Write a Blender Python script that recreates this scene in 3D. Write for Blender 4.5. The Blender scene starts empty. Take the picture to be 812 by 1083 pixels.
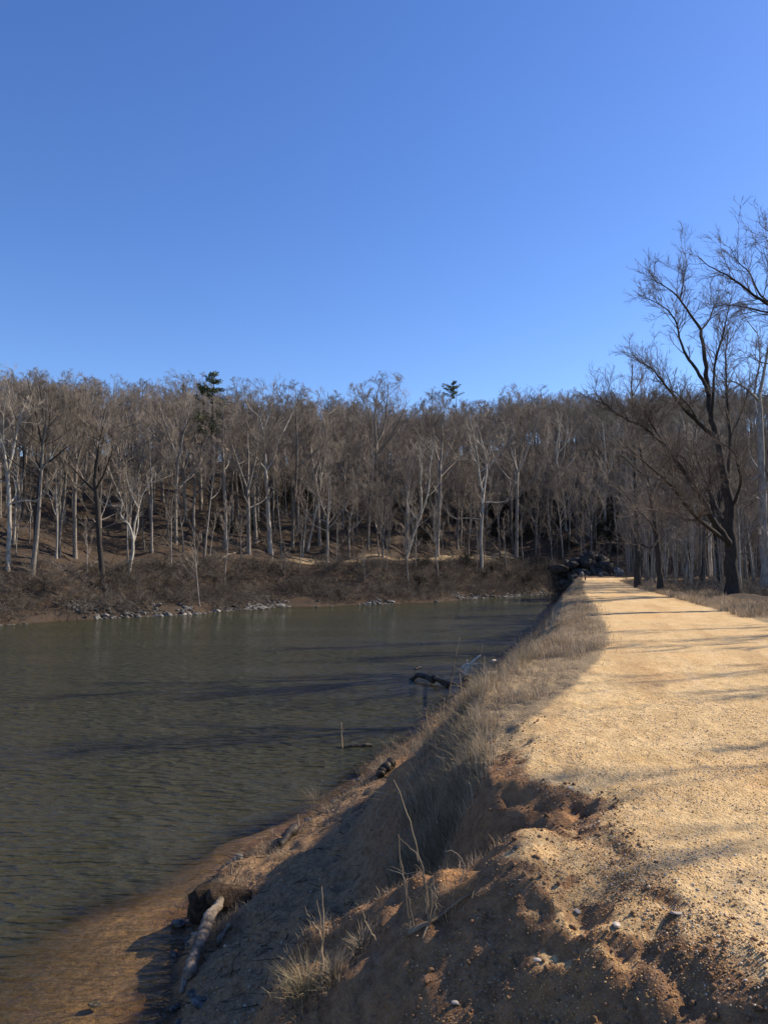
import bpy, bmesh, math, random
import numpy as np
PI = math.pi
SC = bpy.context.scene
COL = SC.collection
RS = np.random.RandomState(11)
SUN_AZ, SUN_EL = math.radians(69), math.radians(36)

# ------------------------------------------------------------------ camera
CAM_Z, F, CX, CY, HOR = 4.6, 788.0, 406.0, 541.5, 595.0
PITCH = math.atan((HOR - CY) / F)
def ray(px, py):
    x, u, f = (px - CX) / F, -(py - CY) / F, 1.0
    c, s = math.cos(PITCH), math.sin(PITCH)
    return np.array([x, f * c - u * s, f * s + u * c])
def at(px, py, Y):
    d = ray(px, py); t = Y / d[1]
    return np.array([0, 0, CAM_Z]) + d * t
cd = bpy.data.cameras.new('camera'); cam = bpy.data.objects.new('camera', cd); COL.objects.link(cam)
cam.location = (0, 0, CAM_Z); cam.rotation_euler = (PI / 2 + PITCH, 0, 0)
cd.sensor_fit = 'VERTICAL'; cd.sensor_height = 36; cd.lens = F / 1083 * 36
cd.clip_start = .05; cd.clip_end = 5000
SC.camera = cam

# ------------------------------------------------------------------ noise
def _h(ix, iy, s):
    n = (ix.astype(np.int64) * 374761393 + iy.astype(np.int64) * 668265263 + s * 1442695041) & 0x7fffffff
    n = (n ^ (n >> 13)) * 1274126177 & 0x7fffffff
    n = n ^ (n >> 16)
    return (n & 0xffff) / 65535.0
def vn(x, y, s=0):
    x = np.asarray(x, float); y = np.asarray(y, float)
    ix, iy = np.floor(x), np.floor(y); fx, fy = x - ix, y - iy
    fx = fx * fx * fx * (fx * (fx * 6 - 15) + 10); fy = fy * fy * fy * (fy * (fy * 6 - 15) + 10)
    a, b = _h(ix, iy, s), _h(ix + 1, iy, s); c, d = _h(ix, iy + 1, s), _h(ix + 1, iy + 1, s)
    return (a * (1 - fx) + b * fx) * (1 - fy) + (c * (1 - fx) + d * fx) * fy - .5
def fbm(x, y, o=4, s=0):
    v, a = 0, 1.
    for k in range(o):
        v = v + a * vn(x, y, s + k * 17); x = x * 2.03 + 5.1; y = y * 2.03 + 1.7; a *= .5
    return v
def ss(a, b, x):
    t = np.clip((x - a) / (b - a), 0, 1); return t * t * (3 - 2 * t)

# ------------------------------------------------------------------ terrain
# Y, shore X, ledge X, ledge z, mid X, mid z, bank top X, path left X
ROWS = np.array([
 (-8, -3.0, -2.1, .8, -1.4, 1.9, -.9, -.4),
 (0, -2.6, -1.8, .8, -.9, 1.8, .6, 1.0),
 (2.4, -2.3, -1.5, .7, -.45, 1.8, 1.25, 1.5),
 (3.3, -2.2, -1.4, .65, -.5, 2.12, .95, 1.5),
 (4.2, -2.15, -1.5, .7, -.55, 2.22, .85, 1.4),
 (4.9, -2.1, -1.5, .7, -.45, 2.02, 1.1, 1.4),
 (5.45, -2.08, -1.3, .68, .1, 1.62, 1.28, 1.62),
 (6.0, -2.05, -1.0, .65, .05, 1.5, .85, 1.15),
 (7.4, -2.1, -.65, .8, .3, 1.7, .85, 1.35),
 (9.0, -2.3, -.55, .8, .45, 1.9, 1.05, 2.1),
 (10.2, -2.6, -.5, .8, .6, 1.9, 1.3, 2.65),
 (11.3, -2.3, -.3, .8, .85, 1.9, 1.7, 3.1),
 (12.7, -1.7, .1, .75, 1.3, 1.9, 2.3, 3.7),
 (14.2, -1.1, .6, .7, 1.9, 1.9, 2.9, 4.2),
 (16.5, -.13, 1.2, .7, 2.6, 1.9, 3.5, 5.0),
 (20.7, 1.3, 2.3, .7, 3.7, 1.9, 4.8, 6.1),
 (25, 2.35, 3.4, .7, 4.9, 1.9, 6.0, 7.2),
 (30, 4.4, 5.2, .7, 6.3, 1.9, 7.3, 8.4),
 (38, 6.7, 7.4, .7, 8.3, 1.9, 9.2, 10.3),
 (45, 8.8, 9.4, .7, 10.3, 1.9, 11.2, 12.0),
 (60, 12.9, 13.5, .7, 14.4, 1.9, 15.4, 15.9),
 (80, 18.2, 18.8, .7, 19.8, 1.9, 20.6, 21.0),
 (103, 24.4, 25.0, .7, 25.9, 1.9, 26.6, 27.0),
 (140, 34, 35, .7, 36, 1.9, 37, 38),
 (600, 150, 151, .7, 152, 1.9, 153, 154)], float)
WID = lambda Y: np.interp(Y, [0, 13, 19.4, 27.4, 38, 50, 62], [5.2, 4.6, 4.2, 4.0, 3.7, 3.4, 3.4])
def rowi(k, Y): return np.interp(Y, ROWS[:, 0], ROWS[:, k])
def far_d(x, y):
    d = (x + 28.7) * -.704 + (y - 55.8) * .71
    d = d + 1.2 * np.sin(x * .16 + 1) + 1.6 * fbm(x * .09, y * .09, 3, 5) * 2
    return d
def seg_d(x, y, pts):
    best = np.full(np.shape(x), 1e9); tt = np.zeros(np.shape(x)); n = len(pts) - 1
    for i in range(n):
        a, b = np.array(pts[i]), np.array(pts[i + 1]); v = b - a
        t = np.clip(((x - a[0]) * v[0] + (y - a[1]) * v[1]) / (v @ v), 0, 1)
        d = np.hypot(x - a[0] - t * v[0], y - a[1] - t * v[1])
        m = d < best; best = np.where(m, d, best); tt = np.where(m, (i + t) / n, tt)
    return best, tt
GULA = [(.75, 2.7), (.35, 3.2), (-.95, 4.1)]
GULB = [(1.25, 5.45), (.75, 5.8), (-.5, 6.7)]
SPUR = [(1.4, 4.3), (.5, 4.72), (-.8, 5.12)]
def near_z(x, y):
    wob = .22 * fbm(x * .9, y * .9, 3, 2) * np.clip(y / 6, .3, 2.2)
    s = rowi(1, y); k_ = np.interp(y, [6.5, 9, 11.5, 16, 30], [1, .75, .42, .24, .14]); cols_x = [s - 18, s - 6.5 * k_ - .6, s - 2.7 * k_ - .2, s - 1. * k_ - .05, s, s + .28, rowi(2, y), rowi(4, y), rowi(6, y), rowi(7, y)]
    cols_z = [-2.4, -1.1, -.32, -.09, 0, .22, rowi(3, y), rowi(5, y), 2.86, 3.0]
    xx = x + wob
    z = np.full(np.shape(x), 0.0) + cols_z[0]
    for i in range(len(cols_x) - 1):
        t = (xx - cols_x[i]) / (cols_x[i + 1] - cols_x[i])
        t = np.clip(t, 0, 1)
        if i in (6, 7): t = t * .5 + .5 * t * t * (3 - 2 * t)
        z = z + (cols_z[i + 1] - cols_z[i]) * t
    nearw = np.clip(1 - (y - 9) / 6, 0, 1)
    for g, w, dep in ((GULA, .42, .30), (GULB, .5, .13)):
        d, t = seg_d(x + .16 * fbm(x * 2, y * 2, 3, 9), y + .16 * fbm(x * 2, y * 2, 3, 8), g)
        z = z - dep * np.exp(-(d / w) ** 2) * (1 - .45 * t)
    d, t = seg_d(x, y + .15 * fbm(x * 3, y * 3, 2, 3), SPUR)
    z = z + .2 * np.exp(-(d / .34) ** 2) * ss(0, .35, t)
    slope = ss(.05, .5, z) * (1 - ss(2.8, 3.0, z))
    z = z + slope * (.10 * fbm(x * 1.7, y * 1.7, 4, 21) + .075 * fbm(x * 5, y * 5, 5, 22) - .05 * np.abs(fbm(x * 4, y * 4, 4, 25)))
    z = z + .10 * (1 - ss(-.15, .3, x - rowi(7, y))) * (y < 12) * np.clip(1 - np.abs(z - 2.85) / .35, 0, 1) * np.minimum(fbm(x * 3.5, y * 3.5, 4, 33), .1) + .035 * fbm(x * .8, y * .8, 3, 31) + .022 * fbm(x * 7, y * 7, 3, 32) * (np.abs(z) < 4)
    return z
def hill_z(d, x):
    hm = np.interp(x, [-90, -40, 0, 40, 120], [15, 18, 28, 38, 46])
    z = np.where(d < 0, np.maximum(d * .45, -2.4), 0)
    z = z + 1.0 * ss(0, 2.2, d) + 3.6 * ss(2, 8.5, d) + .17 * np.clip(d - 8.5, 0, 4.5)
    e = np.maximum(d - 12.5, 0)
    z = z + (hm - 2) * np.tanh(e * .60 / (hm - 2))
    return z
def H(x, y):
    x = np.asarray(x, float); y = np.asarray(y, float)
    d = far_d(x, y); d2 = y - 112 + 4 * fbm(x * .05, y * .05, 2, 4)
    de = np.maximum(d, d2)
    hz = hill_z(de, x) + ss(2, 14, de) * (1.1 * fbm(x * .12, y * .12, 4, 41) + .25 * fbm(x * .7, y * .7, 3, 42)) * 1.6
    nz = near_z(x, y)
    pr = rowi(7, y) + WID(y)
    wood = ss(0, 2.5, x - pr)
    nz = nz + wood * (.35 * fbm(x * .35, y * .35, 3, 51) - .05)
    return np.maximum(nz, hz)
def gpx(px, py, water=False):
    d = ray(px, py); t = np.geomspace(1.5, 400, 9000)
    P = np.array([0, 0, CAM_Z]) + d * t[:, None]
    h = H(P[:, 0], P[:, 1])
    if water: h = np.maximum(h, 0)
    k = np.argmax(h > P[:, 2])
    return np.array([P[k, 0], P[k, 1], h[k]])
GZ = {}
def ground(x, y):
    k = (float(x), float(y))
    return GZ[k] if k in GZ else float(H(np.array([x]), np.array([y]))[0])

# ------------------------------------------------------------------ materials
def mat(name):
    m = bpy.data.materials.new(name); m.use_nodes = True
    nt = m.node_tree; b = nt.nodes['Principled BSDF']; b.inputs['Roughness'].default_value = .9
    b.inputs['Specular IOR Level'].default_value = .15
    return m, nt, b
def nd(nt, t, props=None, **ins):
    n = nt.nodes.new(t)
    for k, v in (props or {}).items(): setattr(n, k, v)
    for k, v in ins.items():
        key = int(k[1:]) if k[0] == 'i' and k[1:].isdigit() else k.replace('_', ' ')
        s = n.inputs[key]
        if hasattr(v, 'is_linked'): nt.links.new(v, s)
        else: s.default_value = v
    return n
def rgb(c): return (c[0], c[1], c[2], 1)
def mixc(nt, f, a, b, mode='MIX'):
    n = nt.nodes.new('ShaderNodeMix'); n.data_type = 'RGBA'; n.blend_type = mode
    for i, v in ((0, f), (6, a), (7, b)):
        s = n.inputs[i]
        if hasattr(v, 'is_linked'): nt.links.new(v, s)
        else: s.default_value = v if i == 0 else rgb(v)
    return n.outputs[2]
def mth(nt, op, a, b=0., c=0., clamp=False):
    n = nt.nodes.new('ShaderNodeMath'); n.operation = op; n.use_clamp = clamp
    for i, v in enumerate((a, b, c)):
        if hasattr(v, 'is_linked'): nt.links.new(v, n.inputs[i])
        else: n.inputs[i].default_value = v
    return n.outputs[0]
def sstep(nt, x, lo, hi):
    n = nt.nodes.new('ShaderNodeMapRange'); n.interpolation_type = 'SMOOTHSTEP'
    nt.links.new(x, n.inputs[0]); n.inputs[1].default_value = lo; n.inputs[2].default_value = hi
    return n.outputs[0]
def noise(nt, vec, scale, detail=4, rough=.6):
    return nd(nt, 'ShaderNodeTexNoise', None, Vector=vec, Scale=scale, Detail=detail, Roughness=rough).outputs[0]
def varied(name, c0, c1, scale=4, rough=.9, obj_var=.35, stretch=None, bump=0, detail=4):
    m, nt, b = mat(name)
    tc = nd(nt, 'ShaderNodeTexCoord'); v = tc.outputs['Object']
    if stretch: v = nd(nt, 'ShaderNodeMapping', None, Vector=v, Scale=stretch).outputs[0]
    n = sstep(nt, noise(nt, v, scale, detail), .3, .7)
    c = mixc(nt, n, c0, c1)
    oi = nd(nt, 'ShaderNodeObjectInfo').outputs['Random']
    k = mth(nt, 'MULTIPLY_ADD', oi, obj_var * 2, 1 - obj_var)
    cc = nd(nt, 'ShaderNodeVectorMath', {'operation': 'SCALE'}); nt.links.new(c, cc.inputs[0]); nt.links.new(k, cc.inputs['Scale'])
    nt.links.new(cc.outputs[0], b.inputs['Base Color']); b.inputs['Roughness'].default_value = rough
    if bump:
        bp = nd(nt, 'ShaderNodeBump', None, Strength=bump, Distance=.05, Height=noise(nt, v, scale * 3, 4))
        nt.links.new(bp.outputs[0], b.inputs['Normal'])
    return m
M = {}
M['light_bark'] = varied('light_grey_bark', (.15, .135, .118), (.31, .285, .25), 4, stretch=(3, 3, .6), obj_var=.25)
M['bark'] = varied('grey_bark', (.115, .10, .086), (.27, .24, .205), 5, stretch=(3, 3, .6), bump=.6)
M['twig'] = varied('brown_twigs', (.145, .120, .098), (.26, .222, .185), .5, obj_var=.28)
M['pale_bark'] = varied('pale_mottled_bark', (.20, .175, .14), (.47, .44, .385), 2.2, stretch=(2, 2, .7), obj_var=.15, bump=.3)
M['pale_twig'] = varied('pale_twigs', (.22, .19, .155), (.34, .30, .25), .6, obj_var=.2)
M['dark_bark'] = varied('dark_ridged_bark', (.022, .019, .017), (.058, .049, .042), 6, stretch=(4, 4, .5), bump=.9)
M['dark_twig'] = varied('dark_twigs', (.065, .053, .045), (.13, .108, .09), .7)
M['shrub'] = varied('shrub_twigs', (.04, .035, .03), (.165, .142, .12), .8, obj_var=.45)
M['shadow_leaf'] = varied('shadow_dark_leaves', (.015, .016, .010), (.036, .036, .022), 2, rough=.6)  # near-black leaf colour carries the shade of the far slope
M['pine'] = varied('pine_needles', (.075, .092, .04), (.16, .18, .085), 1.2, rough=.7)
M['rock'] = varied('grey_rock', (.04, .038, .036), (.22, .21, .195), 2.5, obj_var=.5, bump=.8)
M['shore_rock'] = varied('shore_rock', (.025, .024, .023), (.17, .163, .15), 1.6, obj_var=0, bump=.5)
M['dark_rock'] = varied('dark_rock', (.014, .013, .012), (.075, .068, .06), 2.5, bump=1.0)
M['driftwood'] = varied('weathered_wood', (.06, .046, .034), (.27, .225, .175), 9, stretch=(1, 1, 1), obj_var=.1, bump=.6)
M['wet_wood'] = varied('wet_wood', (.02, .017, .014), (.06, .05, .04), 5, rough=.5, obj_var=.1)
M['stem'] = varied('dry_stem', (.20, .145, .09), (.36, .28, .19), 6, obj_var=.2)
M['clod'] = varied('root_bound_earth', (.035, .024, .016), (.11, .075, .048), 7, bump=1)
M['bleached'] = varied('bleached_wood', (.36, .30, .23), (.62, .55, .45), 9, obj_var=0, bump=.4)
M['pebble'] = varied('river_pebble', (.30, .26, .215), (.46, .41, .35), 9, obj_var=.15)
def grass_mat():
    m, nt, b = mat('dry_grass')
    at_ = nd(nt, 'ShaderNodeAttribute', {'attribute_name': 'tint'})
    nt.links.new(at_.outputs['Color'], b.inputs['Base Color']); b.inputs['Roughness'].default_value = .75
    tr = nd(nt, 'ShaderNodeBsdfTranslucent'); nt.links.new(at_.outputs['Color'], tr.inputs[0])
    ms = nd(nt, 'ShaderNodeMixShader', None, i0=.25); nt.links.new(b.outputs[0], ms.inputs[1]); nt.links.new(tr.outputs[0], ms.inputs[2])
    nt.links.new(ms.outputs[0], nt.nodes['Material Output'].inputs[0])
    return m
M['grass'] = grass_mat()
def tint_mat():
    m, nt, b = mat('loose_gravel')
    at_ = nd(nt, 'ShaderNodeAttribute', {'attribute_name': 'tint'})
    nt.links.new(at_.outputs['Color'], b.inputs['Base Color'])
    return m
M['gravel'] = tint_mat()
def earth_mat():
    m, nt, b = mat('earth')
    v = nd(nt, 'ShaderNodeTexCoord').outputs['Object']
    mk = nd(nt, 'ShaderNodeAttribute', {'attribute_name': 'mask'})
    sp = nd(nt, 'ShaderNodeSeparateColor', None, Color=mk.outputs['Color']).outputs
    n0 = noise(nt, v, .55, 5); n1 = noise(nt, v, 2.3, 5); n2 = noise(nt, v, 11, 6, .7); n3 = noise(nt, v, 60, 4, .7)
    def fac(ch, w=.5):
        x = mth(nt, 'ADD', ch, mth(nt, 'MULTIPLY', mth(nt, 'SUBTRACT', mth(nt, 'MULTIPLY_ADD', n1, .5, mth(nt, 'MULTIPLY', n2, .5)), .5), w * 2.6))
        return sstep(nt, x, .32, .68)
    vor = nd(nt, 'ShaderNodeTexVoronoi', {'feature': 'F1'}, Vector=v, Scale=62.)
    vor2 = nd(nt, 'ShaderNodeTexVoronoi', {'feature': 'F1'}, Vector=v, Scale=27.)
    cellv = nd(nt, 'ShaderNodeSeparateColor', None, Color=vor.outputs['Color']).outputs[0]
    cell2 = nd(nt, 'ShaderNodeSeparateColor', None, Color=vor2.outputs['Color']).outputs[1]
    # soil
    soil = mixc(nt, sstep(nt, n2, .3, .7), (.155, .085, .043), (.32, .18, .09))
    soil = mixc(nt, mth(nt, 'MULTIPLY', sstep(nt, n1, .45, .75), .7), soil, (.42, .215, .085))
    soil = mixc(nt, mth(nt, 'MULTIPLY', sstep(nt, cellv, .7, .95), .3), soil, (.30, .23, .16))
    # path
    path = mixc(nt, sstep(nt, n1, .3, .7), (.55, .375, .165), (.67, .49, .245))
    path = mixc(nt, mth(nt, 'MULTIPLY', sstep(nt, n0, .45, .72), .6), path, (.62, .355, .125))
    path = mixc(nt, mth(nt, 'MULTIPLY', sstep(nt, n2, .52, .75), .45), path, (.38, .255, .135))
    path = mixc(nt, mth(nt, 'MULTIPLY', cellv, .55), path, mixc(nt, cell2, (.33, .19, .075), (.76, .58, .36)))
    trk = noise(nt, nd(nt, 'ShaderNodeMapping', None, Vector=nd(nt, 'ShaderNodeMapping', None, Vector=v, Rotation=(0, 0, math.radians(16))).outputs[0], Scale=(1.1, .1, 1)).outputs[0], 1.3, 3)
    path = mixc(nt, mth(nt, 'MULTIPLY', sstep(nt, trk, .5, .68), .5), path, (.40, .25, .115))
    path = mixc(nt, mth(nt, 'MULTIPLY', sstep(nt, trk, .46, .3), .4), path, (.70, .54, .33))
    sand = mixc(nt, sstep(nt, n2, .3, .7), (.175, .105, .055), (.31, .198, .108))
    sand = mixc(nt, mth(nt, 'MULTIPLY', sstep(nt, cellv, .75, .95), .5), sand, (.36, .27, .18))
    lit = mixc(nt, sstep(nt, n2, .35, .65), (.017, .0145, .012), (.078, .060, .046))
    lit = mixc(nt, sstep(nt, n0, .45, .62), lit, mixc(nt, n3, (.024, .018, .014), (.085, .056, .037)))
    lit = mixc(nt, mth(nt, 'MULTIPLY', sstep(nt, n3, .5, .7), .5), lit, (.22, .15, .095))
    tha = mixc(nt, sstep(nt, n3, .35, .65), (.15, .108, .062), (.36, .275, .165))
    col = mixc(nt, fac(sp[1]), soil, sand)
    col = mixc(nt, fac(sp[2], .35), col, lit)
    al = mk.outputs['Alpha']
    col = mixc(nt, fac(al), col, tha)
    col = mixc(nt, fac(sp[0], .42), col, path)
    z = nd(nt, 'ShaderNodeSeparateXYZ', None, Vector=v).outputs[2]
    bed = mixc(nt, sstep(nt, n2, .35, .65), (.15, .105, .06), (.33, .235, .135))
    bed = mixc(nt, sstep(nt, cell2, .6, .9), bed, (.28, .195, .11))
    wet = sstep(nt, z, .1, .0)
    col = mixc(nt, wet, col, mixc(nt, sstep(nt, z, -.02, -.08), mixc(nt, .45, col, (.05, .035, .022)), bed))
    nt.links.new(col, b.inputs['Base Color'])
    h = mth(nt, 'MULTIPLY_ADD', vor.outputs['Distance'], -.006, mth(nt, 'MULTIPLY', n2, .042))
    h = mth(nt, 'ADD', h, mth(nt, 'MULTIPLY', n3, .014))
    h = mth(nt, 'ADD', h, mth(nt, 'MULTIPLY', vor2.outputs['Distance'], -.005))
    bp = nd(nt, 'ShaderNodeBump', None, Strength=1., Distance=1., Height=h)
    nt.links.new(bp.outputs[0], b.inputs['Normal'])
    b.inputs['Roughness'].default_value = .95
    return m
M['earth'] = earth_mat()
def water_mat():
    m, nt, b = mat('river_water'); nt.nodes.remove(b)
    v = nd(nt, 'ShaderNodeTexCoord').outputs['Object']
    mp = nd(nt, 'ShaderNodeMapping', None, Vector=v, Rotation=(0, 0, math.radians(-14)), Scale=(1., 2.6, 1.)).outputs[0]
    rdg = lambda n: mth(nt, 'MULTIPLY', mth(nt, 'ABSOLUTE', mth(nt, 'SUBTRACT', n, .5)), -2.)
    w1 = rdg(noise(nt, mp, 1.0, 2, .5)); w2 = noise(nt, mp, 3.4, 3, .55)
    gust = sstep(nt, noise(nt, nd(nt, 'ShaderNodeMapping', None, Vector=v, Rotation=(0, 0, math.radians(-30)), Scale=(.6, 1.6, 1)).outputs[0], .09, 3), .36, .62)
    hh = mth(nt, 'MULTIPLY', mth(nt, 'MULTIPLY_ADD', w1, .20, mth(nt, 'MULTIPLY', w2, .09)), mth(nt, 'MULTIPLY_ADD', gust, .7, .6))
    bp = nd(nt, 'ShaderNodeBump', None, Strength=1., Distance=1., Height=hh).outputs[0]
    bf = nd(nt, 'ShaderNodeNewGeometry').outputs['Backfacing']
    fr = nd(nt, 'ShaderNodeFresnel', None, IOR=mth(nt, 'MULTIPLY_ADD', bf, 1 / 1.33 - 1.33, 1.33), Normal=bp).outputs[0]
    gl = nd(nt, 'ShaderNodeBsdfGlossy', None, Roughness=.04, Normal=bp, Color=(1, 1, 1, 1)).outputs[0]
    dep = nd(nt, 'ShaderNodeAttribute', {'attribute_name': 'depth'}).outputs['Fac']
    tr = nd(nt, 'ShaderNodeBsdfTransparent', None, Color=(.88, .82, .70, 1)).outputs[0]
    n = noise(nt, v, .05, 3)
    df = nd(nt, 'ShaderNodeBsdfDiffuse', None, Color=mixc(nt, n, (.032, .033, .018), (.042, .042, .023)), Normal=bp).outputs[0]
    mur = nd(nt, 'ShaderNodeMixShader', None, i0=sstep(nt, dep, .01, .40)); nt.links.new(tr, mur.inputs[1]); nt.links.new(df, mur.inputs[2])
    fin = nd(nt, 'ShaderNodeMixShader', None, i0=fr); nt.links.new(mur.outputs[0], fin.inputs[1]); nt.links.new(gl, fin.inputs[2])
    nt.links.new(fin.outputs[0], nt.nodes['Material Output'].inputs[0])
    return m
M['water'] = water_mat()

# ------------------------------------------------------------------ mesh helpers
class MB:
    def __init__(s): s.v = []; s.q = []; s.t = []; s.n = 0; s.qm = []; s.tm = []
    def add(s, v, q=None, t=None, mi=0):
        v = np.asarray(v, float)
        if q is not None and len(q): s.q.append(np.asarray(q) + s.n); s.qm.append(np.full(len(q), mi))
        if t is not None and len(t): s.t.append(np.asarray(t) + s.n); s.tm.append(np.full(len(t), mi))
        s.v.append(v); s.n += len(v)
    def arrays(s):
        v = np.concatenate(s.v) if s.v else np.zeros((0, 3))
        q = np.concatenate(s.q) if s.q else np.zeros((0, 4), int); t = np.concatenate(s.t) if s.t else np.zeros((0, 3), int)
        return v, q, t
    def mesh(s, name, mats, smooth=True):
        v, q, t = s.arrays()
        me = mesh_np(name, v, q, t, mats, smooth)
        if len(mats) > 1:
            mi = np.concatenate(s.qm + s.tm) if (s.qm or s.tm) else []
            me.polygons.foreach_set('material_index', np.asarray(mi, np.int32))
        return me
def mesh_np(name, v, q, t, mats, smooth=True):
    me = bpy.data.meshes.new(name)
    q = np.asarray(q, np.int32).reshape(-1, 4); t = np.asarray(t, np.int32).reshape(-1, 3)
    me.vertices.add(len(v)); me.vertices.foreach_set('co', np.ascontiguousarray(v, np.float32).ravel())
    nl = q.size + t.size; me.loops.add(nl)
    me.loops.foreach_set('vertex_index', np.concatenate([q.ravel(), t.ravel()]).astype(np.int32))
    me.polygons.add(len(q) + len(t))
    ls = np.concatenate([np.arange(len(q)) * 4, len(q) * 4 + np.arange(len(t)) * 3]).astype(np.int32)
    me.polygons.foreach_set('loop_start', ls)
    for m in mats: me.materials.append(m)
    if smooth: me.polygons.foreach_set('use_smooth', np.ones(len(ls), bool))
    me.update(calc_edges=True)
    return me
def nrm(a): return a / np.maximum(np.linalg.norm(a, axis=-1, keepdims=True), 1e-9)
def tube(mb, pts, rad, sides=6, cap=True, mi=0, jit=0):
    pts = np.asarray(pts, float); rad = np.asarray(rad, float); n = len(pts)
    tan = nrm(np.gradient(pts, axis=0))
    ref = np.array([1., 0, 0]) if abs(tan[0][0]) < .8 else np.array([0, 1., 0])
    a = np.linspace(0, 2 * PI, sides, endpoint=False); vs = []
    u = ref
    for i in range(n):
        u = u - tan[i] * (u @ tan[i]); u = u / max(np.linalg.norm(u), 1e-9); w = np.cross(tan[i], u)
        r = rad[i] * (1 + (jit * (RS.rand(sides) - .5) if jit else 0))
        vs.append(pts[i] + (np.cos(a) * r)[:, None] * u + (np.sin(a) * r)[:, None] * w)
    v = np.concatenate(vs); i = np.arange(n - 1)[:, None] * sides; j = np.arange(sides)[None]; k = (j + 1) % sides
    q = np.stack([i + j, i + k, i + sides + k, i + sides + j], -1).reshape(-1, 4)
    t = []
    if cap:
        v = np.concatenate([v, pts[-1:] + tan[-1] * rad[-1] * .6]); b = (n - 1) * sides
        t = [(b + x, b + (x + 1) % sides, n * sides) for x in range(sides)]
    mb.add(v, q, t, mi)
def needles(mb, p0, p1, r0, r1, mi=0):
    n = len(p0)
    if not n: return
    d = nrm(p1 - p0); ref = np.where(np.abs(d[:, 2:3]) < .9, np.array([[0, 0, 1.]]), np.array([[1., 0, 0]]))
    u = nrm(np.cross(d, ref)); w = np.cross(d, u); vs = []
    r0 = np.broadcast_to(r0, (n,))[:, None]; r1 = np.broadcast_to(r1, (n,))[:, None]
    for P, r in ((p0, r0), (p1, r1)):
        for k in range(3):
            a = k * 2 * PI / 3; vs.append(P + r * (math.cos(a) * u + math.sin(a) * w))
    v = np.stack(vs, 1).reshape(-1, 3); b = np.arange(n)[:, None] * 6
    q = np.concatenate([b + np.array([[k, (k + 1) % 3, 3 + (k + 1) % 3, 3 + k]]) for k in range(3)])
    mb.add(v, q, None, mi)
def rv(n, rng): return nrm(rng.randn(n, 3))
def link(name, me, parent=None):
    o = bpy.data.objects.new(name, me); COL.objects.link(o)
    if parent: o.parent = parent
    return o
def tag(o, label=None, cat=None, group=None, kind=None):
    if label: o['label'] = label
    if cat: o['category'] = cat
    if group: o['group'] = group
    if kind: o['kind'] = kind
    return o
def empty(name, loc, rz=0., s=1.):
    o = bpy.data.objects.new(name, None); COL.objects.link(o); o.location = loc
    o.rotation_euler = (0, 0, rz); o.scale = (s, s, s) if np.isscalar(s) else s
    o.empty_display_size = .2
    return o
def resample(pts, n):
    pts = np.asarray(pts, float); L = np.r_[0, np.cumsum(np.linalg.norm(np.diff(pts, axis=0), axis=1))]
    s = np.linspace(0, L[-1], n); o = np.stack([np.interp(s, L, pts[:, k]) for k in range(3)], 1)
    for _ in range(2): o[1:-1] = .25 * o[:-2] + .5 * o[1:-1] + .25 * o[2:]
    return o

# ------------------------------------------------------------------ trees
def wander(rng, p, d, L, n, amp, up):
    pts = [np.array(p, float)]; d = np.array(d, float); st = L / n
    for i in range(n):
        d = d + amp * rng.randn(3) + np.array([0, 0, up]); d = d / np.linalg.norm(d)
        pts.append(pts[-1] + d * st)
    return np.array(pts)
def spray(rng, mb, segs, per, L, spread, r0, up=.25, frac=(.15, 1.), mi=0):
    """segs: list of polylines; grows child needles; returns arrays of them"""
    P, D, Ls = [], [], []
    for pl, ll in segs:
        n = max(1, int(round(per * rng.uniform(.7, 1.3))))
        t = rng.uniform(frac[0], frac[1], n) * (len(pl) - 1.001); i = t.astype(int); f = (t - i)[:, None]
        P.append(pl[i] * (1 - f) + pl[i + 1] * f); D.append(nrm(pl[i + 1] - pl[i])); Ls.append(np.full(n, ll) * (1 - .45 * t / (len(pl) - 1)))
    P = np.concatenate(P); D = np.concatenate(D); Ls = np.concatenate(Ls)
    d = nrm(D + spread * rv(len(P), rng) + np.array([0, 0, up]))
    l = L * Ls * rng.uniform(.5, 1.2, len(P))
    Q = P + d * (l * .55)[:, None]; d2 = nrm(d + .35 * rv(len(P), rng) + np.array([0, 0, up * .5])); R = Q + d2 * (l * .45)[:, None]
    needles(mb, P, Q, r0, r0 * .75, mi); needles(mb, Q, R, r0 * .75, r0 * .4, mi)
    return [(np.stack([a, b, c]), k) for a, b, c, k in zip(P, Q, R, l)]
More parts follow.
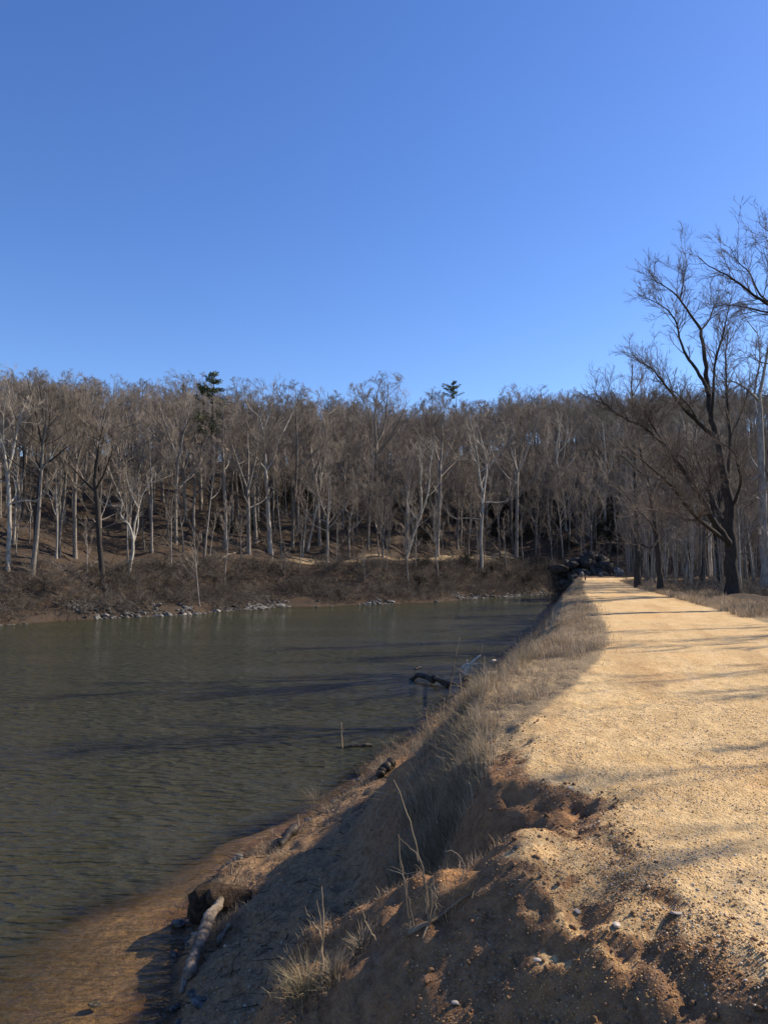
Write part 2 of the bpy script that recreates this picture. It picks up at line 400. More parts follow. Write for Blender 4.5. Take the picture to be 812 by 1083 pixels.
def tree_meshes(seed, Ht, r, clear=.45, nb=11, spread=.9, sub=6, tw=6, twl=5, tr=.012, fork=True, crook=.10, length=.36, droop=0., name='tree', bark=None, twig=None, crown=None):
    rng = np.random.RandomState(seed); T, C = MB(), MB()
    leaders = []
    hf = Ht * (rng.uniform(clear + .02, clear + .2) if fork else .93)
    tp = wander(rng, (0, 0, -.4), (rng.randn() * .04, rng.randn() * .04, 1), hf + .4, 9, crook * .35, .12)
    k = r * (1 - .45 * np.linspace(0, 1, 10) * hf / Ht); k[0] *= 1.45; k[1] *= 1.08
    if not fork: k = r * (1 - .85 * np.linspace(0, 1, 10)); k[0] *= 1.4
    tube(T, tp, k, 7)
    leaders.append((tp, k, hf))
    if fork:
        nf = rng.choice([2, 2, 3]); a0 = rng.uniform(0, 2 * PI)
        for i in range(nf):
            a = a0 + i * 2 * PI / nf + rng.uniform(-.4, .4); tl = rng.uniform(.22, .5)
            L = (Ht - hf) * rng.uniform(.85, 1.05)
            lp = wander(rng, tp[-1], (math.cos(a) * tl, math.sin(a) * tl, 1), L, 7, crook * .7, .14)
            lk = k[-1] * (.82 if nf == 2 else .7) * (1 - .85 * np.linspace(0, 1, 8))
            tube(T, lp, lk, 6); leaders.append((lp, lk, L))
    limbs = []
    for i in range(nb):
        li = 0 if (i < nb * .3 or not fork) else 1 + (i % (len(leaders) - 1))
        pl, kk, L = leaders[li]
        t = (rng.uniform(clear / .93 if not fork else .62, .97) if li == 0 else rng.uniform(.05, .85)) * (len(pl) - 1.001)
        j = int(t); p = pl[j] + (pl[j + 1] - pl[j]) * (t - j)
        a = i * 2.4 + rng.uniform(-.5, .5); el = rng.uniform(.25, .9)
        rel = (p[2] / Ht); ln = Ht * length * rng.uniform(.65, 1.15) * (1.15 - .65 * max(0, (rel - clear) / (1 - clear)))
        bp = wander(rng, p, (math.cos(a) * spread, math.sin(a) * spread, el), ln, 6, crook * 1.3, .10 - droop)
        bk = kk[j] * rng.uniform(.38, .6) * (1 - .8 * np.linspace(0, 1, 7))
        tube(T, bp, bk, 5); limbs.append((bp, bk, ln))
    brs = []
    for bp, bk, ln in limbs + [(l[0], l[1], l[2] * .6) for l in leaders[1:]] + ([] if fork else [(tp[5:], k[5:], Ht * .3)]):
        for i in range(sub):
            t = rng.uniform(.25, 1) * (len(bp) - 1.001); j = int(t); p = bp[j] + (bp[j + 1] - bp[j]) * (t - j)
            d = nrm(nrm(bp[j + 1] - bp[j]) + .75 * rv(1, rng)[0] + np.array([0, 0, .25 - droop]))
            l2 = ln * rng.uniform(.3, .55)
            pl = wander(rng, p, d, l2, 4, crook * 1.5, .08 - droop)
            tube(C, pl, max(bk[j] * .5, tr * 1.6) * (1 - .7 * np.linspace(0, 1, 5)), 3, cap=False)
            brs.append((pl, l2))
    s3 = spray(rng, C, brs, tw, .55, .75, tr, .22 - droop)
    spray(rng, C, s3, twl, .55, .8, tr * .62, .2 - droop, (.1, 1.))
    if crown:
        cz, rx, rz_ = Ht * (crown[0]), Ht * crown[1], Ht * (1.0 - crown[0])
        for mb in (C, T):
            for i_, v in enumerate(mb.v):
                m_ = v[:, 2] > cz - rz_ * .9; q = np.sqrt((v[:, 0] ** 2 + v[:, 1] ** 2) / rx ** 2 + ((v[:, 2] - cz) / np.where(v[:, 2] > cz, rz_, rz_ * 1.3)) ** 2)
                f = np.where(q > .5, (.5 + .58 * np.tanh((q - .5) / .58)) / np.maximum(q, 1e-6), 1)
                f = np.where(m_, f, 1); w_ = v.copy(); w_[:, :2] *= f[:, None]; w_[:, 2] = cz + (v[:, 2] - cz) * f; mb.v[i_] = np.where(m_[:, None], w_, v)
    return (T.mesh(name + '_trunk', [bark or M['bark']]), C.mesh(name + '_crown', [twig or M['twig']]), T, C)
def place_tree(name, tm, loc, rz, s, label, cat, group=None):
    e = empty(name, loc, rz, s); tag(e, label, cat, group)
    link('trunk', tm[0], e); link('crown', tm[1], e)
    return e

# ------------------------------------------------------------------ world and sun
w = bpy.data.worlds.new('World'); SC.world = w; w.use_nodes = True
wn = w.node_tree; bg = wn.nodes['Background']
sky = wn.nodes.new('ShaderNodeTexSky'); sky.sky_type = 'NISHITA'; sky.sun_disc = False
sky.sun_elevation = SUN_EL; sky.sun_rotation = SUN_AZ; sky.altitude = 0; sky.air_density = 1.0; sky.dust_density = .2; sky.ozone_density = 3.5
hs = wn.nodes.new('ShaderNodeHueSaturation'); hs.inputs['Saturation'].default_value = 1.2; hs.inputs['Hue'].default_value = .514
wn.links.new(sky.outputs[0], hs.inputs['Color']); wn.links.new(hs.outputs[0], bg.inputs[0]); bg.inputs[1].default_value = .118
sl = bpy.data.lights.new('sun', 'SUN'); so = bpy.data.objects.new('sun', sl); COL.objects.link(so)
sl.energy = 5.0; sl.angle = math.radians(.53); sl.color = (1, .86, .67)
from mathutils import Vector
sdir = Vector((math.sin(SUN_AZ) * math.cos(SUN_EL), math.cos(SUN_AZ) * math.cos(SUN_EL), math.sin(SUN_EL)))
so.rotation_euler = sdir.to_track_quat('Z', 'Y').to_euler(); so.location = (60, 20, 60)
SC.view_settings.view_transform = 'Standard'; SC.view_settings.look = 'None'
SC.view_settings.exposure = .68; SC.view_settings.gamma = 1
SC.render.engine = 'CYCLES'
SC.cycles.max_bounces = 5; SC.cycles.transparent_max_bounces = 8; SC.cycles.use_denoising = True
SC.cycles.sample_clamp_indirect = 4

# ------------------------------------------------------------------ ground
def axis(lo, a, b, hi, st, g, mx):
    c = list(np.arange(a, b + st / 2, st)); s = st; x = c[-1]
    while x < hi: s = min(s * g, mx * (1 if x < 150 else 8)); x += s; c.append(x)
    s = st; x = c[0]; l = []
    while x > lo: s = min(s * g, mx * (1 if x > -110 else 8)); x -= s; l.append(x)
    return np.array(l[::-1] + c)
gx = axis(-900, -3.2, 3.6, 900, .032, 1.03, 1.1); gy = axis(-60, 2.2, 9.5, 900, .032, 1.03, 1.1)
X, Y = np.meshgrid(gx, gy); Z = H(X, Y); nx, ny = len(gx), len(gy)
print('ground grid', nx, ny)
S1, TOP, PL = rowi(1, Y), rowi(6, Y), rowi(7, Y); WD = WID(Y); D = np.maximum(far_d(X, Y), Y - 112)
clear = ss(68, 72, Y) * ss(92, 84, Y) * (X > PL)
pathm = ss(-.35, .25, X - PL) * (1 - ss(-.3, .5, X - PL - WD)); pathm = np.where(Y > 71, 0, pathm)
pathm = np.maximum(pathm, np.where((Y > 69) & (X > PL) , ss(68, 71, Y) * (1 - ss(78, 80.5, Y)) * (X < PL + 30), 0))
gd = np.minimum(seg_d(X, Y, GULA)[0], seg_d(X, Y, GULB)[0]); 
pathm = pathm * ss(2.6, 2.93, Z + .1 * fbm(X * 3, Y * 3, 3, 71))
pathm = np.maximum(pathm, .56 * ss(.35, .75, X) * (1 - ss(1.4, 1.6, X)) * ss(2.15, 2.7, Z) * ss(3.0, 3.5, Y) * (1 - ss(4.9, 5.2, Y)))
gz_ = np.gradient(Z, axis=0) / np.gradient(gy)[:, None]; gx_ = np.gradient(Z, axis=1) / np.gradient(gx)[None]
slope = np.hypot(gz_, gx_)
pathm = np.where(Y < 12, pathm * (1 - ss(.35, .8, slope)), pathm)
ledge = ss(-.1, .4, X - S1) * (1 - ss(-.1, .9, X - rowi(2, Y))) * (1 - ss(13, 18, Y))
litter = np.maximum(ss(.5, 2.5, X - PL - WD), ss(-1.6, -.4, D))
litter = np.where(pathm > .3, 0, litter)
thatch = ss(-.9, -.2, X - TOP) * (1 - ss(0, .5, X - PL)) * ss(5.8, 7.5, Y) * (Y < 82)
thatch = np.maximum(thatch, .75 * ss(-.3, .2, X - PL - WD) * (1 - ss(1.5, 4, X - PL - WD)) * (Y < 72))
thatch = np.maximum(thatch, .68 * ss(8.5, 9.6, D) * (1 - ss(11.3, 13, D)) * ss(-16, -8, X) * (1 - ss(20, 26, X)))
mask = np.stack([pathm, ledge, litter, thatch], -1).reshape(-1, 4)
V = np.stack([X, Y, Z], -1).reshape(-1, 3)
ii = (np.arange(ny - 1)[:, None] * nx + np.arange(nx - 1)[None]).ravel()
quads = np.stack([ii, ii + 1, ii + nx + 1, ii + nx], 1)
qc = lambda A: A.reshape(-1)[ii]
zz, xx, yy = qc(Z), qc(X), qc(Y); dd = qc(D); pm = qc(pathm)
cls = np.full(len(ii), 1)                       # riverbank
cls[(pm > .5)] = 0                              # path
cls[(qc(X) > qc(PL + WD) + .5) & (pm <= .5)] = 2  # woodland floor
cls[(dd > .5) & (zz > .2)] = 3                  # hillside
cls[(zz < -.05)] = 4                            # river bed
def part_mesh(name, sel, matl, attrs):
    q = quads[sel]; u, inv = np.unique(q, return_inverse=True)
    me = mesh_np(name, V[u], inv.reshape(-1, 4), [], [matl])
    for an, typ, arr in attrs:
        a = me.attributes.new(an, typ, 'POINT'); a.data.foreach_set('color' if typ == 'FLOAT_COLOR' else 'value', np.ascontiguousarray(arr[u], np.float32).ravel())
    return me
for i, nm in enumerate(['path', 'riverbank', 'woodland_ground', 'hillside', 'riverbed']):
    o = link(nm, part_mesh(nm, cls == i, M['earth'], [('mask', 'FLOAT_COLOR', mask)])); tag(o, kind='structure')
Vw = V.copy(); depth = -V[:, 2]; Vw[:, 2] = 0
sel = (np.minimum.reduce([V[quads[:, k], 2] for k in range(4)]) < .06) & (qc(X) < qc(PL)) & (np.abs(xx) < 800)
V0 = V; V = Vw
o = link('water', part_mesh('water', sel, M['water'], [('depth', 'FLOAT', depth)])); tag(o, kind='structure')
V = V0

# ------------------------------------------------------------------ far bank: prototypes
HW = [tree_meshes(100 + i, 13.5, .135 + .022 * (i % 3), clear=[.36, .42, .48, .36, .46, .32, .44, .38][i], nb=[11, 12, 10, 13, 11, 12, 10, 12][i],
      spread=[.75, .9, .6, .85, .7, 1.0, .65, .8][i], fork=i % 4 != 2, length=[.34, .36, .28, .36, .3, .4, .3, .34][i], name='hardwood', tw=11, twl=10, tr=.0088, crown=(.66, [.24, .27, .2, .26, .22, .28, .21, .25][i])) for i in range(8)]
DK = [tree_meshes(150 + i, 13.5, .17, clear=.4, nb=11, spread=.9, length=.36, name='dark_hardwood', tw=10, twl=9, tr=.009, crown=(.66, .26), bark=M['dark_bark']) for i in range(2)]
SY = [tree_meshes(200 + i, 12, .15, clear=[.34, .42, .3][i], nb=9, spread=.95, sub=6, tw=5, twl=5, crook=.19, length=.36, name='sycamore',
      bark=M['pale_bark'], twig=M['pale_twig'], tr=.012, crown=(.62, .27)) for i in range(3)]
SA = [tree_meshes(300 + i, 6.5, .065, clear=.3, nb=8, spread=.55, sub=4, tw=4, twl=3, length=.26, fork=False, crook=.1, name='sapling', tr=.01, bark=M['light_bark'] if i % 2 else None) for i in range(4)]
def shrub_mesh(seed, h, n, wide, r, m, name, arch=0.):
    rng = np.random.RandomState(seed); mb = MB(); segs = []
    for i in range(n):
        a = rng.uniform(0, 2 * PI); o = np.array([math.cos(a), math.sin(a), 0]) * rng.uniform(0, .35) * wide
        pl = wander(rng, o - [0, 0, .15], (math.cos(a) * rng.uniform(.1, .9), math.sin(a) * rng.uniform(.1, .9), 1), h * rng.uniform(.6, 1.1), 5, .22, -arch)
        tube(mb, pl, r * np.linspace(1, .35, 6), 3, cap=False); segs.append((pl, h * .5))
    s = spray(rng, mb, segs, 8, .75, .9, r * .5, .1); spray(rng, mb, s, 4, .6, .9, r * .32, .1)
    return mb.mesh(name, [m])
SH = [shrub_mesh(400 + i, [1.9, 2.4, 1.5, 2.1, 1.7][i], 13, 1.6, .02, M['shrub'], 'shrub', [0, .03, .12, .0, .18][i]) for i in range(5)]
def leaf_mass(rng, mb, centers, rad, n, size, mi, flat=.75):
    c = centers[rng.randint(len(centers), size=n)]; p = c + rv(n, rng) * (rad * rng.uniform(.2, 1, n) ** .5)[:, None] * np.array([1, 1, flat])
    u = rv(n, rng); wv = nrm(np.cross(u, rv(n, rng))); s = size * rng.uniform(.6, 1.3, n)[:, None]
    v = np.stack([p - u * s, p + wv * s * .4, p + u * s, p - wv * s * .4], 1).reshape(-1, 3)
    mb.add(v, np.arange(n * 4).reshape(-1, 4), None, mi)
def shadow_shrub_mesh(seed, h, wd):  # dark leafy clump that stands in for a mass of shadow
    rng = np.random.RandomState(seed); mb = MB(); cs = []
    for i in range(10):
        a = rng.uniform(0, 2 * PI); rr = rng.uniform(0, wd)
        pl = wander(rng, (math.cos(a) * rr * .3, math.sin(a) * rr * .3, -.1), (math.cos(a) * rr * .5, math.sin(a) * rr * .5, 1), h * rng.uniform(.6, 1), 5, .2, 0)
        tube(mb, pl, np.linspace(.035, .012, 6), 3, mi=0); cs += list(pl[2:])
    leaf_mass(rng, mb, np.array(cs), .42, 1700, .085, 1)
    return mb.mesh('shadow_shrub', [M['dark_bark'], M['shadow_leaf']])
EV = [shadow_shrub_mesh(500 + i, 2.4, 1.5) for i in range(3)]
def rock_mesh(seed, sub, m, name, sq=(1, 1, .7), rough=.5):
    bm = bmesh.new(); bmesh.ops.create_icosphere(bm, subdivisions=sub, radius=1)
    rng = np.random.RandomState(seed); nc = 9 if sub < 4 else 26; pl = rv(nc, rng); off = rng.uniform(.55, .9, nc)
    co = np.array([v.co[:] for v in bm.verts])
    for p, o_ in zip(pl, off):
        e = np.maximum(co @ p - o_, 0); co = co - e[:, None] * p
    co = co * (1 + rough * .25 * (fbm(co[:, 0] * 2.1 + seed, co[:, 1] * 2.1 + co[:, 2] * 1.7, 3, seed)))[:, None] * np.array(sq)
    for v, c in zip(bm.verts, co): v.co = c
    me = bpy.data.meshes.new(name); bm.to_mesh(me); bm.free(); me.materials.append(m)
    return me
RK = [rock_mesh(600 + i, 2, M['rock'], 'boulder', (1, .8, .6)) for i in range(6)]
def copy_tree(proto_meshes, *a): return place_tree(proto_meshes, *a)

# ------------------------------------------------------------------ far bank: trees one can tell apart
def front(px, by, ty, tm, h0, label, cat='tree', name='bare_tree', rz=None, lean=0, group=None, wd=1.):
    p = gpx(px, by); top = at(px, ty, p[1])[2]; h = max(2, top - p[2]); s = h / h0
    e = empty(name, p, RS.uniform(0, 6.28) if rz is None else rz, (s * wd, s * wd, s)); tag(e, label, cat, group)
    if lean: e.rotation_euler[1] = lean; e.rotation_euler[2] = 0 if rz is None else rz
    link('trunk', tm[0], e); link('crown', tm[1], e); OCC.append(p[:2]); return e
OCC = []
front(9, 602, 382, SY[1], 12, 'tall straight tree with pale trunk on the far bank, leftmost in the photo', name='sycamore_tree', wd=.85)
front(34, 606, 392, HW[2], 13.5, 'tall tree whose lighter trunk almost touches a darker one on the left far bank', wd=.95)
front(39, 600, 388, DK[0], 13.5, 'dark trunked tree close behind a lighter trunk near the left edge of the far bank')
front(80, 590, 398, HW[4], 13.5, 'slim straight far bank tree just left of the thick dark low trunk')
front(109, 622, 418, DK[1], 13.5, 'thick dark trunk standing low on the far bank just left of the crooked white sycamore', wd=1.15)
front(62, 588, 405, HW[0], 13.5, 'spreading brown tree between the touching paired trunks and the slim straight tree')
front(186, 575, 392, HW[3], 13.5, 'wide crowned tall bare tree on the slope left of the green pine')
front(211, 640, 555, SA[1], 6.5, 'thin pale stem leaning left low on the rocky bank below the pine', 'tree', 'leaning_sapling', lean=-.22)
front(263, 585, 402, HW[5], 13.5, 'bare grey wide crowned tree just left of the big forked white sycamore')
front(309, 578, 400, HW[6], 13.5, 'straight slender grey tree just right of the big forked sycamore on the far bank')
front(325, 582, 455, SY[0], 12, 'slightly leaning slender sycamore with pale trunk, third pale trunk right of the pine', name='sycamore_tree', lean=.10, wd=.8)
front(338, 575, 408, HW[7], 13.5, 'tall thin tree behind the pale grassy terrace, right of the leaning slender sycamore')
front(398, 560, 392, HW[1], 13.5, 'dark tree reaching above the skyline in the middle of the far hillside', wd=1.1)
front(429, 592, 455, SY[2], 12, 'pale sycamore leaning right beside the grassy terrace in the middle of the far bank', name='sycamore_tree', lean=.14, wd=.85)
front(462, 588, 408, HW[1], 13.5, 'straight grey trunk on the grassy terrace between the two right-hand sycamores')
front(508, 604, 430, SY[1], 12, 'big pale sycamore with twisting white limbs right of the middle of the far bank', name='sycamore_tree', wd=1.0)
front(369, 590, 500, HW[3], 13.5, 'short stout tree with a low crown standing on the edge of the pale grassy terrace', wd=1.5)
front(545, 590, 405, HW[0], 13.5, 'bare grey tree right of the big twisting sycamore, above the end of the river')
front(598, 560, 420, SY[0], 12, 'white limbed sycamore high on the slope above the dark rock outcrop', name='sycamore_tree', wd=.8)
front(640, 560, 430, SY[2], 12, 'pale sycamore on the slope right of the rock outcrop, behind dark path-side trees', name='sycamore_tree', wd=.8)
front(161, 585, 445, HW[6], 13.5, 'thin pole-like tree immediately right of the crooked white sycamore')
front(238, 580, 415, HW[2], 13.5, 'straight pole-like tree between the green pine and the big forked sycamore')

# hand-grown trees: limbs given as pixel paths at the tree's own distance
def hand_tree(name, label, cat, limbs, Y, bark, twig, seed, sub=5, tw=5, twl=5, tr=.01, tl=.5, group=None, px0=None, base=None, only_last=0):
    rng = np.random.RandomState(seed); T, C = MB(), MB()
    b = base if base is not None else at(limbs[0][0][0], limbs[0][0][1], Y); e = empty(name, b); tag(e, label, cat, group)
    segs = []
    for li, (pts, w0, w1, dy) in [(i, (l[0], l[1], l[2], l[3])) if False else (i, (l[0:-3], l[-3], l[-2], l[-1])) for i, l in enumerate(limbs)]:
        n = len(pts); P = np.array([at(x, y, Y + dy * (k / max(1, n - 1)) ** .8) for k, (x, y) in enumerate(pts)]) - b
        P = resample(P, max(6, n * 3)); sc = Y / F
        P[1:-1] += rng.randn(len(P) - 2, 3) * w0 * sc * .05
        r = np.linspace(w0, w1, len(P)) * .5 * sc * (.78 if w0 > 6 else .85)
        if li == 0: r[0] *= 1.5; r[1] *= 1.18; P[0, 2] -= .3
        tube(T, P, r, 9 if w0 > 6 else 6, jit=.06)
        L = np.linalg.norm(np.diff(P, axis=0), axis=1).sum()
        if w1 < w0 * .7 and w1 < 4:
            for i in range(int(sub * max(1, L / 2.2))):
                t = rng.uniform(.3, 1) * (len(P) - 1.001); j = int(t); p = P[j] + (P[j + 1] - P[j]) * (t - j)
                d = nrm(nrm(P[j + 1] - P[j]) + .8 * rv(1, rng)[0] + [0, 0, .25]); l2 = tl * rng.uniform(1.2, 3.4)
                pl = wander(rng, p, d, l2, 5, .2, .06); tube(C, pl, max(r[j] * .4, tr * 1.4) * np.linspace(1, .3, 6), 4, cap=False); segs.append((pl, l2))
    s3 = spray(rng, C, segs, tw, .55, .8, tr * .8, .15, (.1, 1)); spray(rng, C, s3, twl, .55, .85, tr * .5, .15)
    link('trunk', T.mesh(name + '_trunk', [bark]), e); link('crown', C.mesh(name + '_crown', [twig]), e)
    return e
p = gpx(136, 606)
hand_tree('sycamore_tree', 'crooked white sycamore with bent limbs, low on the left of the far bank', 'tree', [
  [(136, 606), (141, 585), (141, 570), (5), (3.6), 0], [(141, 572), (139, 562), (137, 555), (131, 550), (127, 545), (130, 532), (126, 520), 3.6, .8, -1],
  [(141, 571), (142, 555), (146, 540), (150, 525), (158, 510), (165, 500), 3.2, .7, 1], [(130, 535), (122, 536), (112, 533), (104, 528), 1.8, .5, -1],
  [(147, 538), (140, 526), (136, 512), (133, 498), 2, .5, 0], [(150, 526), (142, 522), (138, 521), 1.6, .6, 1], [(141, 575), (147, 558), (146, 535), (147, 505), 2, .6, 1],
  [(127, 522), (120, 508), (115, 495), 1.2, .4, -1], [(158, 511), (168, 508), (176, 505), 1.2, .4, 1]], p[1], M['pale_bark'], M['pale_twig'], 5, tr=.016, base=p)
p = gpx(286, 586)
hand_tree('sycamore_tree', 'big white sycamore forking into a wide V, left of the middle of the far bank', 'tree', [
  [(286, 586), (284, 550), (282, 520), (281, 498), 6, 4.6, 0], [(281, 498), (276, 490), (271, 483), (263, 478), (254, 474), 3.6, .8, -2], [(281, 498), (280, 470), (278, 455), (274, 440), (268, 420), 4, .8, 1],
  [(281, 498), (287, 490), (291, 482), (293, 470), (300, 455), 3, .8, 1], [(272, 484), (268, 470), (262, 462), (256, 455), 2, .5, -1], [(278, 456), (284, 440), (288, 425), (290, 405), 2.2, .5, 2],
  [(275, 505), (262, 503), (252, 503), 2.2, .7, -1], [(284, 530), (290, 516), (294, 520), 1.6, .6, -1], [(274, 441), (262, 430), (258, 415), 1.8, .5, 0], [(300, 456), (308, 440), (314, 425), 1.6, .5, 2]],
  p[1], M['pale_bark'], M['pale_twig'], 6, tr=.016, base=p, tl=.55)

# pines
def pine_meshes(seed, h, cb, wd, n, nl=4200):
    rng = np.random.RandomState(seed); T, C = MB(), MB()
    tp = wander(rng, (0, 0, -.3), (0, 0, 1), h + .2, 8, .02, .05); tube(T, tp, .17 * np.linspace(1, .15, 9), 6); cs = []
    for i in range(n):
        z = h * rng.uniform(cb, .98); a = rng.uniform(0, 2 * PI); l = wd * (1.1 - (.95 if cb < .8 else .5) * (z / h - cb) / (1 - cb)) * rng.uniform(.5, 1.15)
        b0 = np.array([0, 0, z]); pl = wander(rng, b0, (math.cos(a), math.sin(a), .25), l, 4, .12, .08)
        tube(T, pl, np.linspace(.04, .015, 5), 4); cs += list(pl[2:])
    leaf_mass(rng, C, np.array(cs), .42, nl, .12, 0, .45)
    return T.mesh('pine_trunk', [M['dark_bark']]), C.mesh('pine_crown', [M['pine']])
front(222, 560, 391, pine_meshes(3, 14, .55, 2.3, 30, 3400), 14, 'lone dark green pine rising above the bare wood on the left', 'pine', 'pine_tree')
pp = gpx(478, 470) if False else None
_y = 150.; q = at(478, 405, _y); gz = ground(q[0], _y)
e = empty('pine_tree', (q[0], _y, gz), 1., (1, 1, 1)); tag(e, 'flat topped pine on the far skyline, right of the middle', 'pine')
pm_ = pine_meshes(2, q[2] - gz, .85, 2.5, 30, 3000); link('trunk', pm_[0], e); link('crown', pm_[1], e)

# ------------------------------------------------------------------ far bank: the wood
def instancer(name, meshes, pts, label, cat):
    """one 'stuff' object: points that carry their own turn, size and pick of mesh"""
    col = bpy.data.collections.new(name + '_sources')
    for i, me in enumerate(meshes): col.objects.link(bpy.data.objects.new('%s_source_%02d' % (name, i), me))
    P = np.array(pts, float); n = len(P); me = bpy.data.meshes.new(name); me.vertices.add(n); me.vertices.foreach_set('co', P[:, :3].astype(np.float32).ravel())
    rot = np.zeros((n, 3), np.float32); rot[:, 2] = P[:, 3]
    for an, ty, arr, key in (('rot', 'FLOAT_VECTOR', rot, 'vector'), ('scl', 'FLOAT', P[:, 4], 'value'), ('idx', 'INT', np.arange(n) * 7 // 3 % len(meshes), 'value')):
        a = me.attributes.new(an, ty, 'POINT'); a.data.foreach_set(key, np.ascontiguousarray(arr, np.int32 if ty == 'INT' else np.float32).ravel())
    o = link(name, me); ng = bpy.data.node_groups.new(name, 'GeometryNodeTree')
    ng.interface.new_socket('Geometry', in_out='INPUT', socket_type='NodeSocketGeometry'); ng.interface.new_socket('Geometry', in_out='OUTPUT', socket_type='NodeSocketGeometry')
    N = ng.nodes.new; gi, go = N('NodeGroupInput'), N('NodeGroupOutput'); ci = N('GeometryNodeCollectionInfo'); ci.inputs['Collection'].default_value = col; ci.inputs['Separate Children'].default_value = True
    io = N('GeometryNodeInstanceOnPoints'); io.inputs['Pick Instance'].default_value = True
    def attr(nm, ty):
        a = N('GeometryNodeInputNamedAttribute'); a.data_type = ty; a.inputs['Name'].default_value = nm; return a.outputs['Attribute']
    L = ng.links.new; L(gi.outputs[0], io.inputs['Points']); L(ci.outputs[0], io.inputs['Instance']); L(attr('idx', 'INT'), io.inputs['Instance Index'])
    L(attr('rot', 'FLOAT_VECTOR'), io.inputs['Rotation']); L(attr('scl', 'FLOAT'), io.inputs['Scale']); L(io.outputs[0], go.inputs[0])
    m = o.modifiers.new('scatter', 'NODES'); m.node_group = ng
    return tag(o, label, cat, kind='stuff')
def joined(name, src, mats):
    mb = MB()
    for i, m in enumerate(src): v, q, t = m.arrays(); mb.add(v, q, t, i)
    return mb.mesh(name, mats)
def in_view(x, y, z=10, m=30):
    px = CX + x / np.maximum(y, 1) * F
    return (y > 20) & (px > -m) & (px < 812 + m)
def scatter(n, dlo, dhi, mind, seed, keep=None, tries=60000, occ=None):
    rng = np.random.RandomState(seed); out = []; grid = {}
    occ = [] if occ is None else list(occ)
    def ok(p):
        i, j = int(p[0] // mind), int(p[1] // mind)
        for a in (-1, 0, 1):
            for b in (-1, 0, 1):
                for q in grid.get((i + a, j + b), ()):
                    if (q[0] - p[0]) ** 2 + (q[1] - p[1]) ** 2 < mind * mind: return False
        return True
    for q in occ: grid.setdefault((int(q[0] // mind), int(q[1] // mind)), []).append(q)
    xs = rng.uniform(-75, 130, tries); ys = rng.uniform(40, 260, tries); d = np.maximum(far_d(xs, ys), ys - 112)
    m = (d > dlo) & (d < dhi) & in_view(xs, ys)
    if keep is not None: m &= keep(xs, ys, d)
    for x, y, dd_ in zip(xs[m], ys[m], d[m]):
        if ok((x, y)):
            out.append((x, y, dd_)); grid.setdefault((int(x // mind), int(y // mind)), []).append((x, y))
            if len(out) >= n: break
    if out:
        A = np.array(out); GZ.update({(float(a), float(b)): float(c) for a, b, c in zip(A[:, 0], A[:, 1], H(A[:, 0], A[:, 1]))})
    return out
WOODL = ['bare grey tree on the lower far slope, one of many above the terrace', 'bare brown-grey tree in the dense wood high on the far hillside']
rw = np.random.RandomState(77)
def cap(x, y, s, h, jit=1.):
    px = CX + x / y * F; sy = np.interp(px, [0, 60, 150, 190, 225, 300, 420, 500, 560, 650, 812], [393, 396, 400, 396, 386, 389, 400, 394, 404, 407, 404]) + rw.uniform(-5, 12) * jit
    return min(s, (at(px, sy, y)[2] - ground(x, y)) / h)
pts = scatter(205, 9, 46, 3.5, 21, occ=OCC)
for x, y, d in pts:
    lo = d < 24; tm = HW[rw.randint(8)] if rw.rand() < .85 else DK[rw.randint(2)]
    s = cap(x, y, rw.uniform(.8, 1.12), 14.); s = max(s, .35)
    place_tree(None or 'bare_tree', tm, (x, y, ground(x, y)), rw.uniform(0, 6.28), (s, s, s * rw.uniform(.95, 1.1)), WOODL[0 if lo else 1], 'tree',
               'bare trees on the lower far slope' if lo else 'bare trees high on the far hillside')
LITE = [tree_meshes(700 + i, 13.5, .2, clear=.34, nb=13, spread=.7, sub=6, tw=6, twl=6, tr=.016, name='far_tree', length=.34, crown=(.6, .25))[2:] for i in range(6)]
LM = [joined('far_tree', l, [M['bark'], M['twig']]) for l in LITE]; far = []
fp = scatter(120, 12, 46, 3.3, 24, occ=list(OCC) + [(a, b) for a, b, c in pts]) + scatter(780, 44, 150, 2.8, 23)
for x, y, d in fp:
    s = cap(x, y, rw.uniform(.85, 1.2), 13.5)
    if s > .3: far.append((x, y, ground(x, y), rw.uniform(0, 6.28), s))
instancer('distant_wood', LM, far, 'bare brown wood massed along the far skyline', 'wood')
for x, y, d in scatter(200, 3, 40, 2.6, 25):
    s = rw.uniform(.7, 1.7); place_tree('sapling_tree', SA[rw.randint(4)], (x, y, ground(x, y)), rw.uniform(0, 6.28), s, 'thin bare sapling among the larger trees of the far hillside', 'sapling', 'saplings on the far hillside')
for x, y, d in scatter(235, 2.2, 7.6, 1.35, 27):
    s = rw.uniform(.6, 1.25) * (1 if d > 4 else .75); o = link('leafless_shrub', SH[rw.randint(5)]); o.location = (x, y, ground(x, y)); o.rotation_euler = (0, 0, rw.uniform(0, 6.28)); o.scale = (s * 1.15, s * 1.15, s)
    tag(o, 'leafless tangled shrub on the far bank above the waterline rocks', 'shrub', 'leafless shrubs along the far bank')
def dark_zone(x, y, d):
    px = CX + x / y * F
    return (fbm(x * .08, y * .08, 2, 91) > -.12) & (px > 150) & (px < 690)
for x, y, d in scatter(110, 15, 32, 2.1, 29, keep=dark_zone):  # these shrubs fill the black shadow masses of the slope
    s = rw.uniform(.8, 1.3); o = link('shadow_shrub', EV[rw.randint(3)]); o.location = (x, y, ground(x, y)); o.rotation_euler = (0, 0, rw.uniform(0, 6.28)); o.scale = (s, s, s)
    tag(o, 'dark leafy shrub standing in for shadow under the trees of the far slope', 'shrub', 'shrubs standing in for shadow on the far slope')
